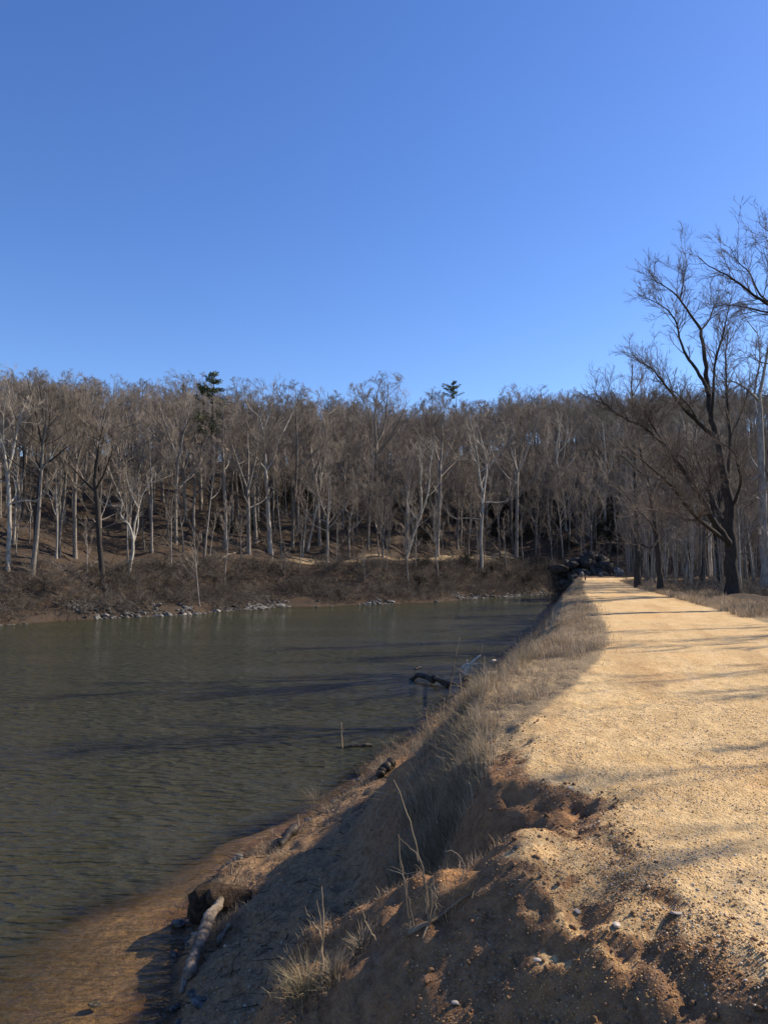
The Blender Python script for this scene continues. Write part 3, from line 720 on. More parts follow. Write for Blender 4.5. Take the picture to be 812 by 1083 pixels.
for x, y, d in scatter(30, 3, 9, 2.2, 31, keep=lambda x, y, d: CX + x / y * F > 430):  # added to darken the shadowed face of the lower bank
    s = rw.uniform(.5, .9); o = link('shadow_shrub', EV[rw.randint(3)]); o.location = (x, y, ground(x, y)); o.rotation_euler = (0, 0, rw.uniform(0, 6.28)); o.scale = (s, s, s)
    tag(o, 'low dark shrub added to shade the far bank just above the water', 'shrub', 'low shrubs added as shade above the water')
# rocks along the far waterline
for x, y, d in scatter(270, -.3, 3.0, .5, 33, tries=160000, keep=lambda x, y, d: fbm(x * .22, y * .22, 3, 14) > np.where(d < .5, -.12, .0)):
    s = rw.uniform(.14, .48) * (1.1 if d < 1 else .85); o = link('boulder', RK[rw.randint(6)]); o.location = (x, y, max(ground(x, y), -.1) + s * .1)
    o.rotation_euler = (rw.uniform(-.4, .4), rw.uniform(-.4, .4), rw.uniform(0, 6.28)); o.scale = (s, s * rw.uniform(.7, 1.1), s * rw.uniform(.6, 1))
    tag(o, 'grey boulder in the line of rocks at the far waterline', 'boulder', 'boulders along the far waterline')
rub = MB(); rsrc = []
for m in RK[:3]:
    v = np.zeros(len(m.vertices) * 3); m.vertices.foreach_get('co', v); t = np.array([p.vertices[:] for p in m.polygons]); rsrc.append((v.reshape(-1, 3), t))
for x, y, d in scatter(2600, -.5, 3.4, .14, 35, tries=500000, keep=lambda x, y, d: fbm(x * .22, y * .22, 3, 14) > -.05 + .1 * (d - 1)):
    v, t = rsrc[rw.randint(3)]; s = rw.uniform(.08, .3); a = rw.uniform(0, 6.28); R = np.array([[math.cos(a), -math.sin(a), 0], [math.sin(a), math.cos(a), 0], [0, 0, 1]])
    rub.add((v * s) @ R.T + [x, y, max(ground(x, y), -.05)], None, t)
o = link('rubble', rub.mesh('rubble', [M['shore_rock']], False)); tag(o, 'small broken stones along the far shore', 'rubble', kind='stuff')
# fallen logs on the terrace
def log(name, label, p0, p1, r0, r1, m, cat='log', n=8, bow=.05, extra=(), world=False, seed=1):
    rng = np.random.RandomState(seed); a, b = (np.array(p0, float), np.array(p1, float)); c = (a + b) / 2
    P = np.array([a + (b - a) * t for t in np.linspace(0, 1, n)]) - c; P += rng.randn(n, 3) * np.linalg.norm(b - a) * bow * .3
    P[:, 2] += np.sin(np.linspace(0, PI, n)) * np.linalg.norm(b - a) * bow
    mb = MB(); n2 = n * 3; P = resample(P, n2) + rng.randn(n2, 3) * r0 * .08; tube(mb, P, np.linspace(r0, r1, n2) * (1 + .03 * rng.randn(n2)) * np.interp(np.arange(n2), np.linspace(0, n2, 6), 1 + .25 * rng.randn(6)), 12, jit=.16)
    for q0, q1, ra, rb in extra: tube(mb, resample(np.array([np.array(q0, float), (np.array(q0, float) + q1) / 2 + rng.randn(3) * .03, np.array(q1, float)]) - c, 6), np.linspace(ra, rb, 6), 7, jit=.2)
    o = link(name, mb.mesh(name, [m])); o.location = c; return tag(o, label, cat)
for (x0, y0, x1, y1, lab, r) in [(256, 584, 279, 573, 'pale fallen log lying on the bank left of the forked white sycamore', .16), (234, 591, 252, 585, 'thin broken grey log lying below the pale fallen log', .09),
                              (94, 601, 106, 595, 'short arched pale branch beside the thick dark trunk', .1), (150, 505, 165, 498, 'pale broken trunk lying across the brown slope on the left', .12)]:
    a, b = gpx(x0, y0), gpx(x1, y1); log('fallen_log', lab, a + [0, 0, r], b + [0, 0, r], r, r * .6, M['driftwood'], bow=.03, seed=int(x0))

# ------------------------------------------------------------------ far bank brush nobody could count
def bake_many(mb, srcs, pts, smin, smax, rng, z0=0.):
    for x, y in pts:
        v, q, t = srcs[rng.randint(len(srcs))]; s = rng.uniform(smin, smax); a = rng.uniform(0, 6.28); c, sn = math.cos(a), math.sin(a)
        mb.add((v * s) @ np.array([[c, sn, 0], [-sn, c, 0], [0, 0, 1]]) + [x, y, ground(x, y) + z0], q, t)
def brush_src(seed):
    rng = np.random.RandomState(seed); mb = MB(); segs = []
    for i in range(9):
        a = rng.uniform(0, 6.28); pl = wander(rng, (math.cos(a) * .3, math.sin(a) * .3, -.1), (math.cos(a), math.sin(a), rng.uniform(.3, 1.4)), rng.uniform(.7, 1.5), 4, .3, -.08)
        tube(mb, pl, .013 * np.linspace(1, .4, 5), 3, cap=False); segs.append((pl, .8))
    s = spray(rng, mb, segs, 6, .7, 1., .008, .0); spray(rng, mb, s, 3, .6, 1., .006, 0)
    return mb.arrays()
BR = [brush_src(800 + i) for i in range(4)]
BM = [mesh_np('brush', *b, [M['shrub']]) for b in BR]; rb = np.random.RandomState(8)
bp_ = [(x, y) for x, y, d in scatter(2000, .7, 7.6, .42, 36, tries=300000, keep=lambda x, y, d: fbm(x * .3, y * .3, 3, 19) > -.26) + scatter(1300, 12.5, 36, .8, 37, tries=200000)]
instancer('undergrowth', BM, [(x, y, ground(x, y), rb.uniform(0, 6.28), rb.uniform(.7, 1.5)) for x, y in bp_], 'tangle of dead brush covering the far slope', 'brush')

# ------------------------------------------------------------------ grove right of the path
hand_tree('bare_tree', 'big dark tree with sweeping low limbs at the right edge of the path', 'tree', [
  [(776, 632), (773, 600), (771, 560), (769, 530), (767, 508), 19, 12, 0],
  [(767, 510), (763, 487), (757, 465), (752, 440), (748, 415), (745, 378), (741, 348), 11, 4.2, 1.], [(741, 349), (731, 335), (719, 317), (710, 307), (697, 300), (690, 296), 3.8, .7, -1], [(741, 349), (749, 340), (753, 330), (755, 319), 2.8, .6, 1],
  [(756, 463), (744, 452), (731, 440), (721, 430), (712, 419), (704, 408), (697, 400), (690, 390), (672, 380), 7, 1, -2.5], [(740, 449), (733, 436), (724, 424), (708, 411), 3.4, .9, -3],
  [(749, 418), (745, 405), (735, 390), (724, 374), (719, 360), (715, 341), (708, 330), (702, 324), (682, 315), 5.5, .8, 2], [(719, 317), (722, 300), (723, 290), (727, 280), 2.2, .5, 0],
  [(769, 505), (771, 491), (773, 463), (768, 432), (768, 405), (766, 380), (770, 350), 6.5, 1, 2.5], [(752, 440), (754, 411), (755, 383), (763, 359), (770, 326), (774, 312), 4.2, .8, -2],
  [(771, 540), (777, 529), (784, 510), (780, 491), (775, 476), (762, 468), 5, 1.2, -2], [(773, 463), (780, 445), (788, 425), (792, 405), 3, .7, 1],
  [(773, 580), (767, 569), (754, 552), (742, 527), (725, 502), (704, 472), (682, 453), (668, 445), (653, 440), (640, 427), (634, 420), 10, 1.0, -4], [(704, 472), (692, 455), (684, 440), (680, 430), 3, .7, -5],
  [(771, 575), (754, 561), (733, 546), (720, 527), (710, 514), (691, 497), (678, 486), (660, 470), 7, .9, -7], [(720, 528), (716, 545), (700, 540), (688, 539), 2.4, .6, -7],
  [(772, 565), (759, 544), (750, 519), (737, 500), (720, 483), (706, 470), 8, 1.6, 3], [(750, 519), (738, 490), (732, 470), (736, 450), 3, .7, 3], [(725, 502), (712, 497), (700, 492), (689, 494), 2.6, .7, -4],
  [(772, 545), (785, 533), (795, 527), (806, 520), 3.4, .9, 2], [(742, 527), (752, 508), (748, 490), 2.2, .6, -3]], 36., M['dark_bark'], M['dark_twig'], 61, sub=9, tw=10, twl=6, tr=.0085, tl=.64)
hand_tree('bare_tree', 'leaning dark tree with pale low limbs beside the far part of the path', 'tree', [
  [(699, 626), (697, 605), (695, 577), (692, 552), (688, 530), (684, 505), (677, 480), (672, 455), 9, 2, 0], [(696, 570), (691, 577), (686, 580), (678, 575), (670, 577), (660, 573), 3.4, .9, -2], [(694, 565), (688, 553), (680, 545), (673, 540), 2.8, .8, -2],
  [(688, 530), (694, 510), (700, 490), (702, 470), 3, .8, 2], [(684, 505), (672, 496), (660, 484), (650, 478), 2.4, .6, -1], [(690, 540), (676, 528), (664, 520), 2.2, .6, 1], [(695, 577), (706, 560), (712, 545), 2, .6, 1]], 42., M['dark_bark'], M['twig'], 62, tr=.010, sub=8, tl=.55)
hand_tree('bare_tree', 'straight dark tree nearest the far end of the path on its right side', 'tree', [
  [(675, 621), (674, 590), (672, 550), (671, 500), (669, 450), (667, 410), (668, 385), 8, 1.2, 0], [(672, 540), (660, 520), (648, 512), (640, 508), 2.6, .6, -2], [(671, 510), (684, 488), (692, 470), 2.4, .6, 1], [(670, 490), (656, 470), (648, 460), 2.2, .6, 2],
  [(669, 455), (680, 435), (690, 420), 2, .5, -1], [(669, 450), (655, 432), (650, 420), 2, .5, -1], [(668, 420), (676, 405), (680, 395), 1.6, .5, 1], [(672, 560), (684, 545), (690, 536), 1.8, .5, 2]], 48., M['dark_bark'], M['twig'], 63, tr=.010, sub=10, tl=.6)
hand_tree('sycamore_tree', 'pale grey sycamore trunk rising along the right edge of the photo', 'tree', [
  [(808, 628), (807, 560), (806, 500), (804, 450), (802, 420), 13, 6, 0], [(803, 450), (797, 430), (798, 405), (804, 380), (800, 350), 4.5, 1, 2], [(803, 425), (790, 412), (775, 402), (760, 404), (748, 412), 3.4, .8, -2],
  [(802, 420), (806, 400), (812, 370), (820, 340), 5, 1, 1], [(806, 530), (795, 524), (785, 517), (778, 516), 3, 1, -2], [(805, 500), (796, 490), (790, 475), (792, 455), (786, 440), 3, .8, 2], [(804, 500), (794, 510), (786, 498), (794, 484), 2.4, .7, -1],
  [(806, 520), (820, 500), (835, 480), 5, 1, 0], [(800, 352), (790, 340), (784, 330), 1.6, .5, 1]], 44., M['light_bark'], M['twig'], 64, tr=.011, sub=7)
hand_tree('bare_tree', 'dark tree off the right edge whose upper limbs reach into the sky', 'tree', [
  [(905, 650), (900, 560), (890, 470), (880, 400), (872, 370), 22, 12, 0], [(872, 370), (845, 345), (812, 321), (791, 309), (780, 298), (761, 287), (746, 280), (738, 272), 7, .8, -1], [(880, 400), (850, 350), (830, 334), (812, 331), (791, 326), (770, 322), (759, 323), 6, .8, 2],
  [(830, 333), (810, 318), (802, 311), (797, 300), (794, 291), (786, 282), (778, 276), (772, 262), 3.6, .7, 0], [(872, 370), (850, 300), (832, 262), (815, 246), (806, 240), 6, .7, -1], [(872, 370), (880, 320), (885, 280), 8, 1, 2], [(812, 322), (815, 300), (812, 280), (806, 262), 2.6, .6, 1],
  [(880, 400), (850, 400), (825, 385), (808, 386), (790, 376), 4, .8, -2], [(890, 470), (850, 440), (822, 420), (806, 418), 5, .9, 1]], 27., M['dark_bark'], M['dark_twig'], 65, tr=.0075, sub=7, tw=9, twl=6, tl=.6)
for px, by, ty, tm, h0, nm, lab in [
  (684, 617, 455, SA[0], 6.5, 'sapling_tree', 'thin straight stem standing between the straight and the leaning dark path-side trees'),
  (692, 619, 500, SA[2], 6.5, 'sapling_tree', 'short thin stem close to the base of the leaning dark path-side tree'),
  (711, 612, 440, DK[1], 13.5, 'bare_tree', 'slim dark tree in the grove just right of the leaning path-side tree'),
  (745, 620, 465, HW[3], 13.5, 'bare_tree', 'dark bare tree in the grove left of the big sweeping tree'),
  (752, 612, 430, SY[1], 12, 'sycamore_tree', 'thin pale trunk seen between the sweeping limbs of the big dark tree'),
  (790, 618, 440, HW[6], 13.5, 'bare_tree', 'slender dark tree in the grove just right of the big sweeping tree'),
  (726, 610, 420, SY[0], 12, 'sycamore_tree', 'pale thin sycamore deep in the grove behind the low sweeping limbs')]:
    front(px, by, ty, tm, h0, lab, 'sapling' if nm == 'sapling_tree' else 'tree', nm, wd=.8)
rg = np.random.RandomState(5); gp = []
def grove(n, mind, ylo, yhi, off, xmax=1.1):
    out = []; k = 0
    while len(out) < n and k < 20000:
        k += 1; y = rg.uniform(ylo, yhi); pr = float(rowi(7, y) + WID(y)); x = rg.uniform(pr + off, y * .515 * xmax + 3)
        if x < pr + off or (66 < y < 83 and x < pr + 24): continue
        if all((x - a) ** 2 + (y - b) ** 2 > mind * mind for a, b in gp[-400:]): out.append((x, y)); gp.append((x, y))
    A = np.array(out); GZ.update({(float(a), float(b)): float(c) for a, b, c in zip(A[:, 0], A[:, 1], H(A[:, 0], A[:, 1]))})
    return out
for x, y in grove(62, 2.5, 46, 112, 3.0):
    s = rg.uniform(.6, .95); place_tree('bare_tree', (DK + HW)[rg.randint(10)], (x, y, ground(x, y)), rg.uniform(0, 6.28), s, 'bare tree standing deep in the shady grove right of the path', 'tree', 'bare trees deep in the right grove')
for x, y in grove(80, 1.4, 40, 112, 1.5):
    s = rg.uniform(.6, 1.1); place_tree('sapling_tree', SA[rg.randint(4)], (x, y, ground(x, y)), rg.uniform(0, 6.28), s, 'thin bare sapling in the shady grove right of the path', 'sapling', 'saplings in the right grove')
for x, y in grove(75, 1.2, 34, 112, 1.3):
    s = rg.uniform(.35, .8) * (1 if y > 45 else .6); o = link('leafless_shrub', SH[rg.randint(5)]); o.location = (x, y, ground(x, y)); o.rotation_euler = (0, 0, rg.uniform(0, 6.28)); o.scale = (s, s, s)
    tag(o, 'leafless shrub on the woodland floor right of the path', 'shrub', 'leafless shrubs in the right grove')
instancer('brush', BM, [(x, y, ground(x, y), rg.uniform(0, 6.28), rg.uniform(.4, 1.1)) for x, y in grove(700, .4, 36, 114, 1.0)], 'low dead brush on the floor of the right grove', 'brush')
instancer('thicket', LM, [(x, y, ground(x, y), rg.uniform(0, 6.28), rg.uniform(.45, .8)) for x, y in grove(110, 1.6, 78, 114, 2.5, 1.2)], 'dense thicket of bare stems behind the grove on the right', 'thicket')
for px, py, Yk, s in [(590, 588, 94, .8), (598, 583, 95, 1.), (607, 580, 96, 1.1), (617, 577, 96, 1.), (628, 577, 96, 1.1), (639, 580, 96, 1.), (647, 588, 95, .9), (657, 596, 94, .9), (583, 600, 95, .9)]:
    q = at(px, py, Yk); o = link('leafless_shrub', SH[int(px) % 5]); o.location = (q[0], q[1], ground(q[0], q[1])); o.scale = (s * 1.2, s * 1.2, max(.5, (q[2] - ground(q[0], q[1])) / 1.6)); tag(o, 'leafless shrub growing behind and over the dark rock outcrop', 'shrub', 'shrubs behind the rock outcrop')
# slim trees right of the frame: their trunks stripe the path with shadow
for i, (x, y, s) in enumerate([(13.5, 9.9, .72), (11.5, 7.5, .68), (16, 18.2, .8), (17, 15.8, .8), (19, 22, .8), (14.5, 13.2, .7), (18, 20.2, .8)]):
    place_tree('sapling_tree', SA[i % 4], (x, y, ground(x, y)), i * 1.3, (s * 1.2, s * 1.2, s * 2.3), 'slim bare sapling right of the path, throwing a thin shadow stripe across the gravel', 'sapling', 'slim trees shading the path')

# ------------------------------------------------------------------ rock outcrop at the end of the path
def outcrop(name, label, m):
    mb = MB(); r = np.random.RandomState(4)
    srcs = []
    for i in range(6):
        bm = bmesh.new(); [bm.verts.new(c) for c in r.uniform(-1, 1, (15, 3)) * [1.1, .9, .8]]; bmesh.ops.convex_hull(bm, input=bm.verts[:]); bmesh.ops.delete(bm, geom=[v for v in bm.verts if not v.link_faces], context='VERTS')
        me = bpy.data.meshes.new('tmp'); bm.to_mesh(me); bm.free(); n = len(me.vertices); v = np.zeros(n * 3); me.vertices.foreach_get('co', v)
        srcs.append((v.reshape(-1, 3).copy(), np.array([p.vertices[:] for p in me.polygons]))); bpy.data.meshes.remove(me)
    for k in range(60):
        px = r.uniform(588, 652); top = np.interp(px, [586, 600, 612, 628, 640, 654], [602, 590, 584, 583, 590, 606]); py = r.uniform(top + 5, 620); Yk = 90 + r.uniform(0, 3.) + (618 - py) * .06
        v, t = srcs[r.randint(6)]; s_ = r.uniform(.7, 1.5) * (1 if py > top + 10 else .8); a = r.uniform(0, 6.28); b = r.uniform(-.5, .5); c, sn = math.cos(a), math.sin(a)
        R = np.array([[c, -sn, 0], [sn, c, 0], [0, 0, 1]]) @ np.array([[1, 0, 0], [0, math.cos(b), -math.sin(b)], [0, math.sin(b), math.cos(b)]])
        mb.add((v * s_ * r.uniform(.7, 1.25, 3)) @ R.T + at(px, py, Yk), None, t)
    o = link(name, mb.mesh(name, [m], False)); return tag(o, label, 'rock')
outcrop('rock_outcrop', 'dark rock outcrop in shade at the far end of the path', M['dark_rock'])
for i, (px, py, s, lab) in enumerate([(608, 606, .42, 'pale boulder at the foot of the dark outcrop, leftmost of the pale ones'), (615, 605, .45, 'pale boulder at the foot of the dark outcrop, right beside the leftmost pale one'), (635, 607, .4, 'pale boulder at the foot of the dark outcrop, right of its middle'), (654, 604, .8, 'big pale lit rock at the right end of the dark outcrop')]):
    o = link('boulder', RK[i]); q = at(px, py, 84.5); o.location = (q[0], q[1], ground(q[0], q[1]) + s * .6); o.scale = (s * .8, s * .7, s * 1.5); o.rotation_euler = (.2, .1, i * 1.1); tag(o, lab, 'boulder')
bq = at(612, 614, 68.); gz = ground(bq[0], 68.)
e = empty('bench', (bq[0], 68., gz), -.2); tag(e, 'low pale wooden bench at the far left end of the path', 'bench')
def box(name, m, c, s, par=None, bev=.01):
    bm = bmesh.new(); bmesh.ops.create_cube(bm, size=1, matrix=__import__('mathutils').Matrix.LocRotScale(c, None, s)); bmesh.ops.bevel(bm, geom=bm.edges[:], offset=bev, segments=1, affect='EDGES')
    me = bpy.data.meshes.new(name); bm.to_mesh(me); bm.free(); me.materials.append(m); return link(name, me, par)
box('seat', M['driftwood'], (0, 0, .42), (1.5, .35, .08), e)
for sx in (-.55, .55): box('leg', M['driftwood'], (sx, 0, .19), (.12, .3, .377), e)

# ------------------------------------------------------------------ dry grass
def blades(mb, base, h, lean, wdt, tint, store, rng):
    n = len(base); a = rng.uniform(0, 2 * PI, n); wv = np.stack([np.cos(a), np.sin(a), 0 * a], 1) * (wdt * .5)[:, None]
    up = np.array([0, 0, 1.]); m1 = base + up * (h * .5)[:, None] + lean * (h * .22)[:, None]; tip = base + up * (h * .88)[:, None] + lean * (h * .75)[:, None]
    v = np.stack([base - wv, base + wv, m1 - wv * .8, m1 + wv * .8, tip], 1).reshape(-1, 3); b = np.arange(n)[:, None] * 5
    mb.add(v, b + np.array([[0, 1, 3, 2]]), b + np.array([[2, 3, 4]])); store.append(np.repeat(tint, 5, 0))
STRAW = np.array([[.40, .30, .185], [.33, .25, .165], [.50, .40, .275], [.25, .19, .13], [.37, .31, .24]])
def finish(name, mb, store, m, label, cat, kind='stuff', smooth=False, loc=None):
    me = mb.mesh(name, [m], smooth); a = me.attributes.new('tint', 'FLOAT_COLOR', 'POINT'); c = np.concatenate(store); c = np.c_[c, np.ones(len(c))]
    a.data.foreach_set('color', c.astype(np.float32).ravel()); o = link(name, me)
    return tag(o, label, cat, kind=kind)
gr = np.random.RandomState(3)
def grass_field(name, label, n, ylo, yhi, x0, x1, hlo, hhi, green=0., thr=-.15, seed=1, leanx=-.3, zmax=9, zmin=.12, wk=1., fade=False):
    y = np.exp(gr.uniform(math.log(ylo), math.log(yhi), n * 3)); x = gr.uniform(0, 1, n * 3); u_ = x; x = x0(y) + (x1(y) - x0(y)) * x
    cl = fbm(x * 1.6, y * 1.6, 3, 60 + seed); z = H(x, y); k = (cl + .25 * gr.randn(len(x)) > thr + (.75 * ss(.55, 1., u_) if fade else 0)) & (z > zmin) & (z < zmax); x, y, z, cl = x[k][:n], y[k][:n], z[k][:n], cl[k][:n]; n = len(x)
    if n == 0: return
    mt = gr.rand(n) < .5; h = gr.uniform(hlo, hhi, n) * (1 + .9 * cl) * np.where(mt, .55, 1.1); ph = fbm(x * .7, y * .7, 2, 70) * 9; th = ph * .4 + gr.randn(n) * 1.7
    lean = np.stack([np.cos(th) * .8 + leanx, np.sin(th) * .8 - .15, -.15 * np.abs(gr.randn(n))], 1) * (gr.uniform(.3, 1.2, n) * np.where(mt, 2.2, .8))[:, None]
    t = STRAW[gr.randint(0, 5, n)] * (gr.uniform(.55, 1.2, n) * (1 + .5 * fbm(x * 2.2, y * 2.2, 2, 77)))[:, None]; t = t * (1 - green) + green * np.array([[.14, .15, .06]])
    wd = np.clip(.0028 + y * .00028, .003, .02) * gr.uniform(.7, 1.4, n) * wk; mb = MB(); st = []
    blades(mb, np.stack([x, y, z - .02], 1), h, lean, wd, t, st, gr)
    return finish(name, mb, st, M['grass'], label, 'grass')
grass_field('dry_grass', 'dry straw coloured grass along the top of the near bank', 32000, 6.1, 72, lambda y: rowi(6, y) - np.clip(.6 - (y - 6) * .05, .2, .6), lambda y: rowi(7, y) + .25 - .5 * (y < 9), .05, .19, thr=.03, zmin=1.6, fade=True)
grass_field('dry_grass', 'dull matted grass hanging down the near bank', 9500, 6.3, 15, lambda y: rowi(4, y) - .25, lambda y: rowi(6, y) + .1, .12, .32, green=.12, thr=-.02, seed=2, leanx=-.7)
grass_field('dry_grass', 'pale dead grass along the near waterline', 12000, 9, 40, lambda y: rowi(1, y) + .12, lambda y: rowi(1, y) + .75, .04, .13, thr=.08, seed=3, leanx=-.5)
grass_field('dry_grass', 'dry grass verge along the right side of the path', 30000, 22, 66, lambda y: rowi(7, y) + WID(y) - .1, lambda y: rowi(7, y) + WID(y) + 2.6, .1, .3, thr=-.15, seed=4, wk=1.2)
grass_field('dry_grass', 'sparse grass on the crest of the foreground soil ridge', 1500, 4.75, 5.2, lambda y: -.75 + 0 * y, lambda y: .75 + 0 * y, .05, .13, thr=.1, seed=5)
grass_field('dead_weeds', 'reddish tan dead weeds on the near bank around the reeds', 2600, 15, 30, lambda y: rowi(1, y) + .3, lambda y: rowi(6, y) - .3, .2, .5, thr=.02, seed=6, leanx=-.2, wk=.8)
rn = np.random.RandomState(14); yy = np.exp(rn.uniform(math.log(15), math.log(62), 150)); xx_ = rowi(1, yy) + rn.uniform(-.1, 1.5, 150)
instancer('bank_brush', [mesh_np('brush', *b, [M['stem']]) for b in BR[:2]], [(a, b, ground(a, b), rn.uniform(0, 6.28), rn.uniform(.18, .42)) for a, b in zip(xx_, yy)], 'low dead brambles along the steep near bank', 'brush')
# tufts one can point to
def tuft(px, py, n, h, label, green=.1, Y=None, spread=.1):
    b = gpx(px, py) if Y is None else at(px, py, Y); mb, st = MB(), []; r = np.abs(gr.randn(n)) * spread; a = gr.uniform(0, 6.28, n)
    P = np.stack([np.cos(a) * r, np.sin(a) * r, 0 * a], 1); P[:, 2] = H(P[:, 0] + b[0], P[:, 1] + b[1]) - b[2] - .015
    lean = np.stack([np.cos(a) * .9 - .25, np.sin(a) * .9, -.2 + 0 * a], 1) * gr.uniform(.4, 1.2, n)[:, None]; t = STRAW[gr.randint(0, 5, n)] * gr.uniform(.75, 1.2, n)[:, None] * (1 - green) + green * np.array([[.25, .24, .08]])
    blades(mb, P, h * gr.uniform(.4, 1.1, n), lean, .0032 * gr.uniform(.7, 1.3, n), t, st, gr); o = finish('grass_tuft', mb, st, M['grass'], label, 'grass', None); o.location = b
tuft(322, 1048, 420, .2, 'yellowish grass tuft at the low left end of the foreground soil ridge', .3, spread=.07)
tuft(352, 1030, 300, .15, 'dry grass tuft just right of the forked bare sapling on the soil ridge', .1, spread=.08)
tuft(472, 962, 160, .1, 'small dry tuft beside the multi-stemmed bare weed on the soil ridge', .05, spread=.06)
tuft(382, 1000, 200, .12, 'dry grass tuft on the crest between the two bare weeds of the ridge', .05, spread=.05)
tuft(335, 855, 170, .55, 'bent pale reeds leaning over the waterline by the sandy ledge', .0, spread=.1)
tuft(300, 905, 150, .2, 'small pale tuft at the waterline below the bent reeds', .0, spread=.12)

# ------------------------------------------------------------------ weeds and saplings in the foreground
def weed(label, stems, base, Y=None, water=False, name='bare_weed', twigs=0, m='stem', wmul=1.):
    b = gpx(base[0], base[1], water) if Y is None else at(base[0], base[1], Y); Y0 = b[1]; mb = MB(); segs = []; rng = np.random.RandomState(int(base[0]))
    for st in stems:
        pts, w0, dy = st[:-2], st[-2], st[-1]; P = np.array([at(x, y, Y0 + dy * k / max(1, len(pts) - 1)) for k, (x, y) in enumerate(pts)]) - b
        P = resample(P, max(5, len(pts) * 3)); P[1:-1] += rng.randn(len(P) - 2, 3) * .0035; P[0, 2] -= .03
        tube(mb, P, np.linspace(w0, w0 * .35, len(P)) * .5 * Y0 / F * wmul, 5); segs.append((P, np.linalg.norm(P[-1] - P[0])))
    if twigs: spray(rng, mb, segs, twigs, .14, .8, .0016, .3, (.3, .95))
    o = link(name, mb.mesh(name, [M[m]])); o.location = b; return tag(o, label, 'weed')
weed('forked bare sapling with three upright stems on the low end of the soil ridge', [[(341, 1040), (341, 1000), (342, 970), (340, 938), 2.8, 0], [(341, 1015), (338, 985), (339, 968), (335, 952), 2.2, .05], [(338, 985), (331, 978), (326, 968), (323, 958), 1.8, -.05]], (341, 1043), twigs=2)
weed('multi-stemmed bare weed with one very long leaning stem on the soil ridge', [[(453, 976), (451, 945), (448, 925), (440, 895), (432, 865), (424, 840), (416, 825), 2.6, .15], [(453, 976), (461, 960), (460, 940), (458, 927), 2.4, 0], [(453, 976), (457, 955), (456, 935), 2.2, .05],
   [(433, 982), (430, 955), (426, 925), (422, 900), (421, 882), 2.0, .1], [(438, 978), (432, 952), (428, 930), 1.8, .1], [(450, 960), (452, 940), (445, 922), (439, 914), 1.6, 0], [(447, 922), (432, 925), (411, 916), 1.4, .1], [(428, 926), (418, 921), (408, 920), 1.2, .05], [(442, 905), (428, 892), (422, 886), 1.2, 0], [(438, 979), (447, 965), (452, 957), 1.6, 0]], (450, 980), twigs=2)
weed('short curved bare stem left of the multi-stemmed weed', [[(402, 997), (393, 988), (386, 975), (383, 960), (383, 957), 2., 0]], (402, 998))
weed('thin arching stem in the shady gully right of the long leaning stem', [[(486, 936), (491, 921), (489, 908), (482, 901), (470, 900), 1.6, 0]], (486, 936))
weed('thin pale stem leaning left on the shady sandy ledge', [[(374, 876), (368, 868), (366, 866), 1.8, 0], [(374, 876), (370, 866), 1.2, 0]], (375, 878))
weed('single pale twig poking up out of the river', [[(362, 790), (361, 778), (361, 764), 1.6, 0], [(361, 775), (364, 770), 1.0, 0]], (362, 791), water=True, wmul=1.)
weed('little pale sticks standing on the sandy ledge above the driftwood', [[(246, 935), (254, 920), (258, 912), 2.2, 0], [(245, 922), (245, 912), 1.6, 0]], (247, 937))
weed('short dark sticks poking up at the waterline by the bent reeds', [[(316, 874), (315, 862), 2., 0], [(289, 890), (288, 878), 1.6, 0]], (316, 876))
for i, (bx, by, tx, ty, lab) in enumerate([(472, 752, 486, 674, 'very tall thin reed stem rising in front of the white stump'), (470, 770, 470, 738, 'short upright pale stem at the foot of the tall reed stem'), (506, 720, 510, 682, 'thin reed stem behind the white stump'), (491, 745, 486, 712, 'reed stem just left of the white stump'), (512, 735, 512, 694, 'thin dark stem between the white stump and the pale rocks'), (456, 777, 450, 752, 'leaning dry stem, lowest of those in the reeds by the stump'), (448, 786, 447, 765, 'short stem at the water below the leaning dry stem'), (430, 800, 427, 782, 'lone stick on the near waterline below the reeds')]):
    weed(lab, [[(bx, by), ((bx + tx) / 2 - 1, (by + ty) / 2), (tx, ty), 1.5, 0], [((bx + tx) / 2, (by + ty) / 2), (tx - 4, ty + 12), .9, 0]], (bx, by), water=True, name='reed_stem')

# ------------------------------------------------------------------ driftwood, stumps, stones
RKD = [rock_mesh(650 + i, 2, M['shore_rock'], 'shore_stone', (1, .8, .6)) for i in range(3)]
def wq(px, py, dz=0): return gpx(px, py, True) + [0, 0, dz]
log('driftwood_log', 'grey weathered driftwood log lying against the cut bank at the near waterline', wq(233, 970, .22), wq(197, 1038, .05), .045, .10, M['driftwood'], n=9, bow=.04, seed=4, extra=[(wq(214, 998, .12), wq(203, 1002, .16), .05, .02), (wq(200, 1030, .05), wq(192, 1052, .02), .06, .03)])
log('driftwood_log', 'short broken grey plank of driftwood right of the longer weathered log', wq(243, 989, .1), wq(229, 1003, .05), .035, .028, M['driftwood'], n=6, bow=.02, seed=6)
log('driftwood_log', 'dark wet log end jutting into the water along the sandy ledge', wq(311, 885, .12), wq(297, 897, .04), .07, .06, M['wet_wood'], n=6, bow=.03, seed=7)
log('driftwood_log', 'dark wet log half sunk by the shore below the twig in the river', wq(394, 789, .03), wq(357, 791, .0), .06, .03, M['wet_wood'], n=8, bow=.0, seed=8)
log('driftwood_log', 'dark debris log on the near shore left of the reeds', wq(414, 812, .1), wq(400, 824, .06), .10, .07, M['wet_wood'], n=6, bow=.03, seed=9)
log('sunken_branch', 'dark arched branch rising from the river left of the white stump', wq(430, 718, -.05), wq(470, 727, .06), .06, .11, M['wet_wood'], n=10, bow=.10, seed=10, extra=[(wq(456, 721, .15), wq(494, 738, .3), .06, .03)])
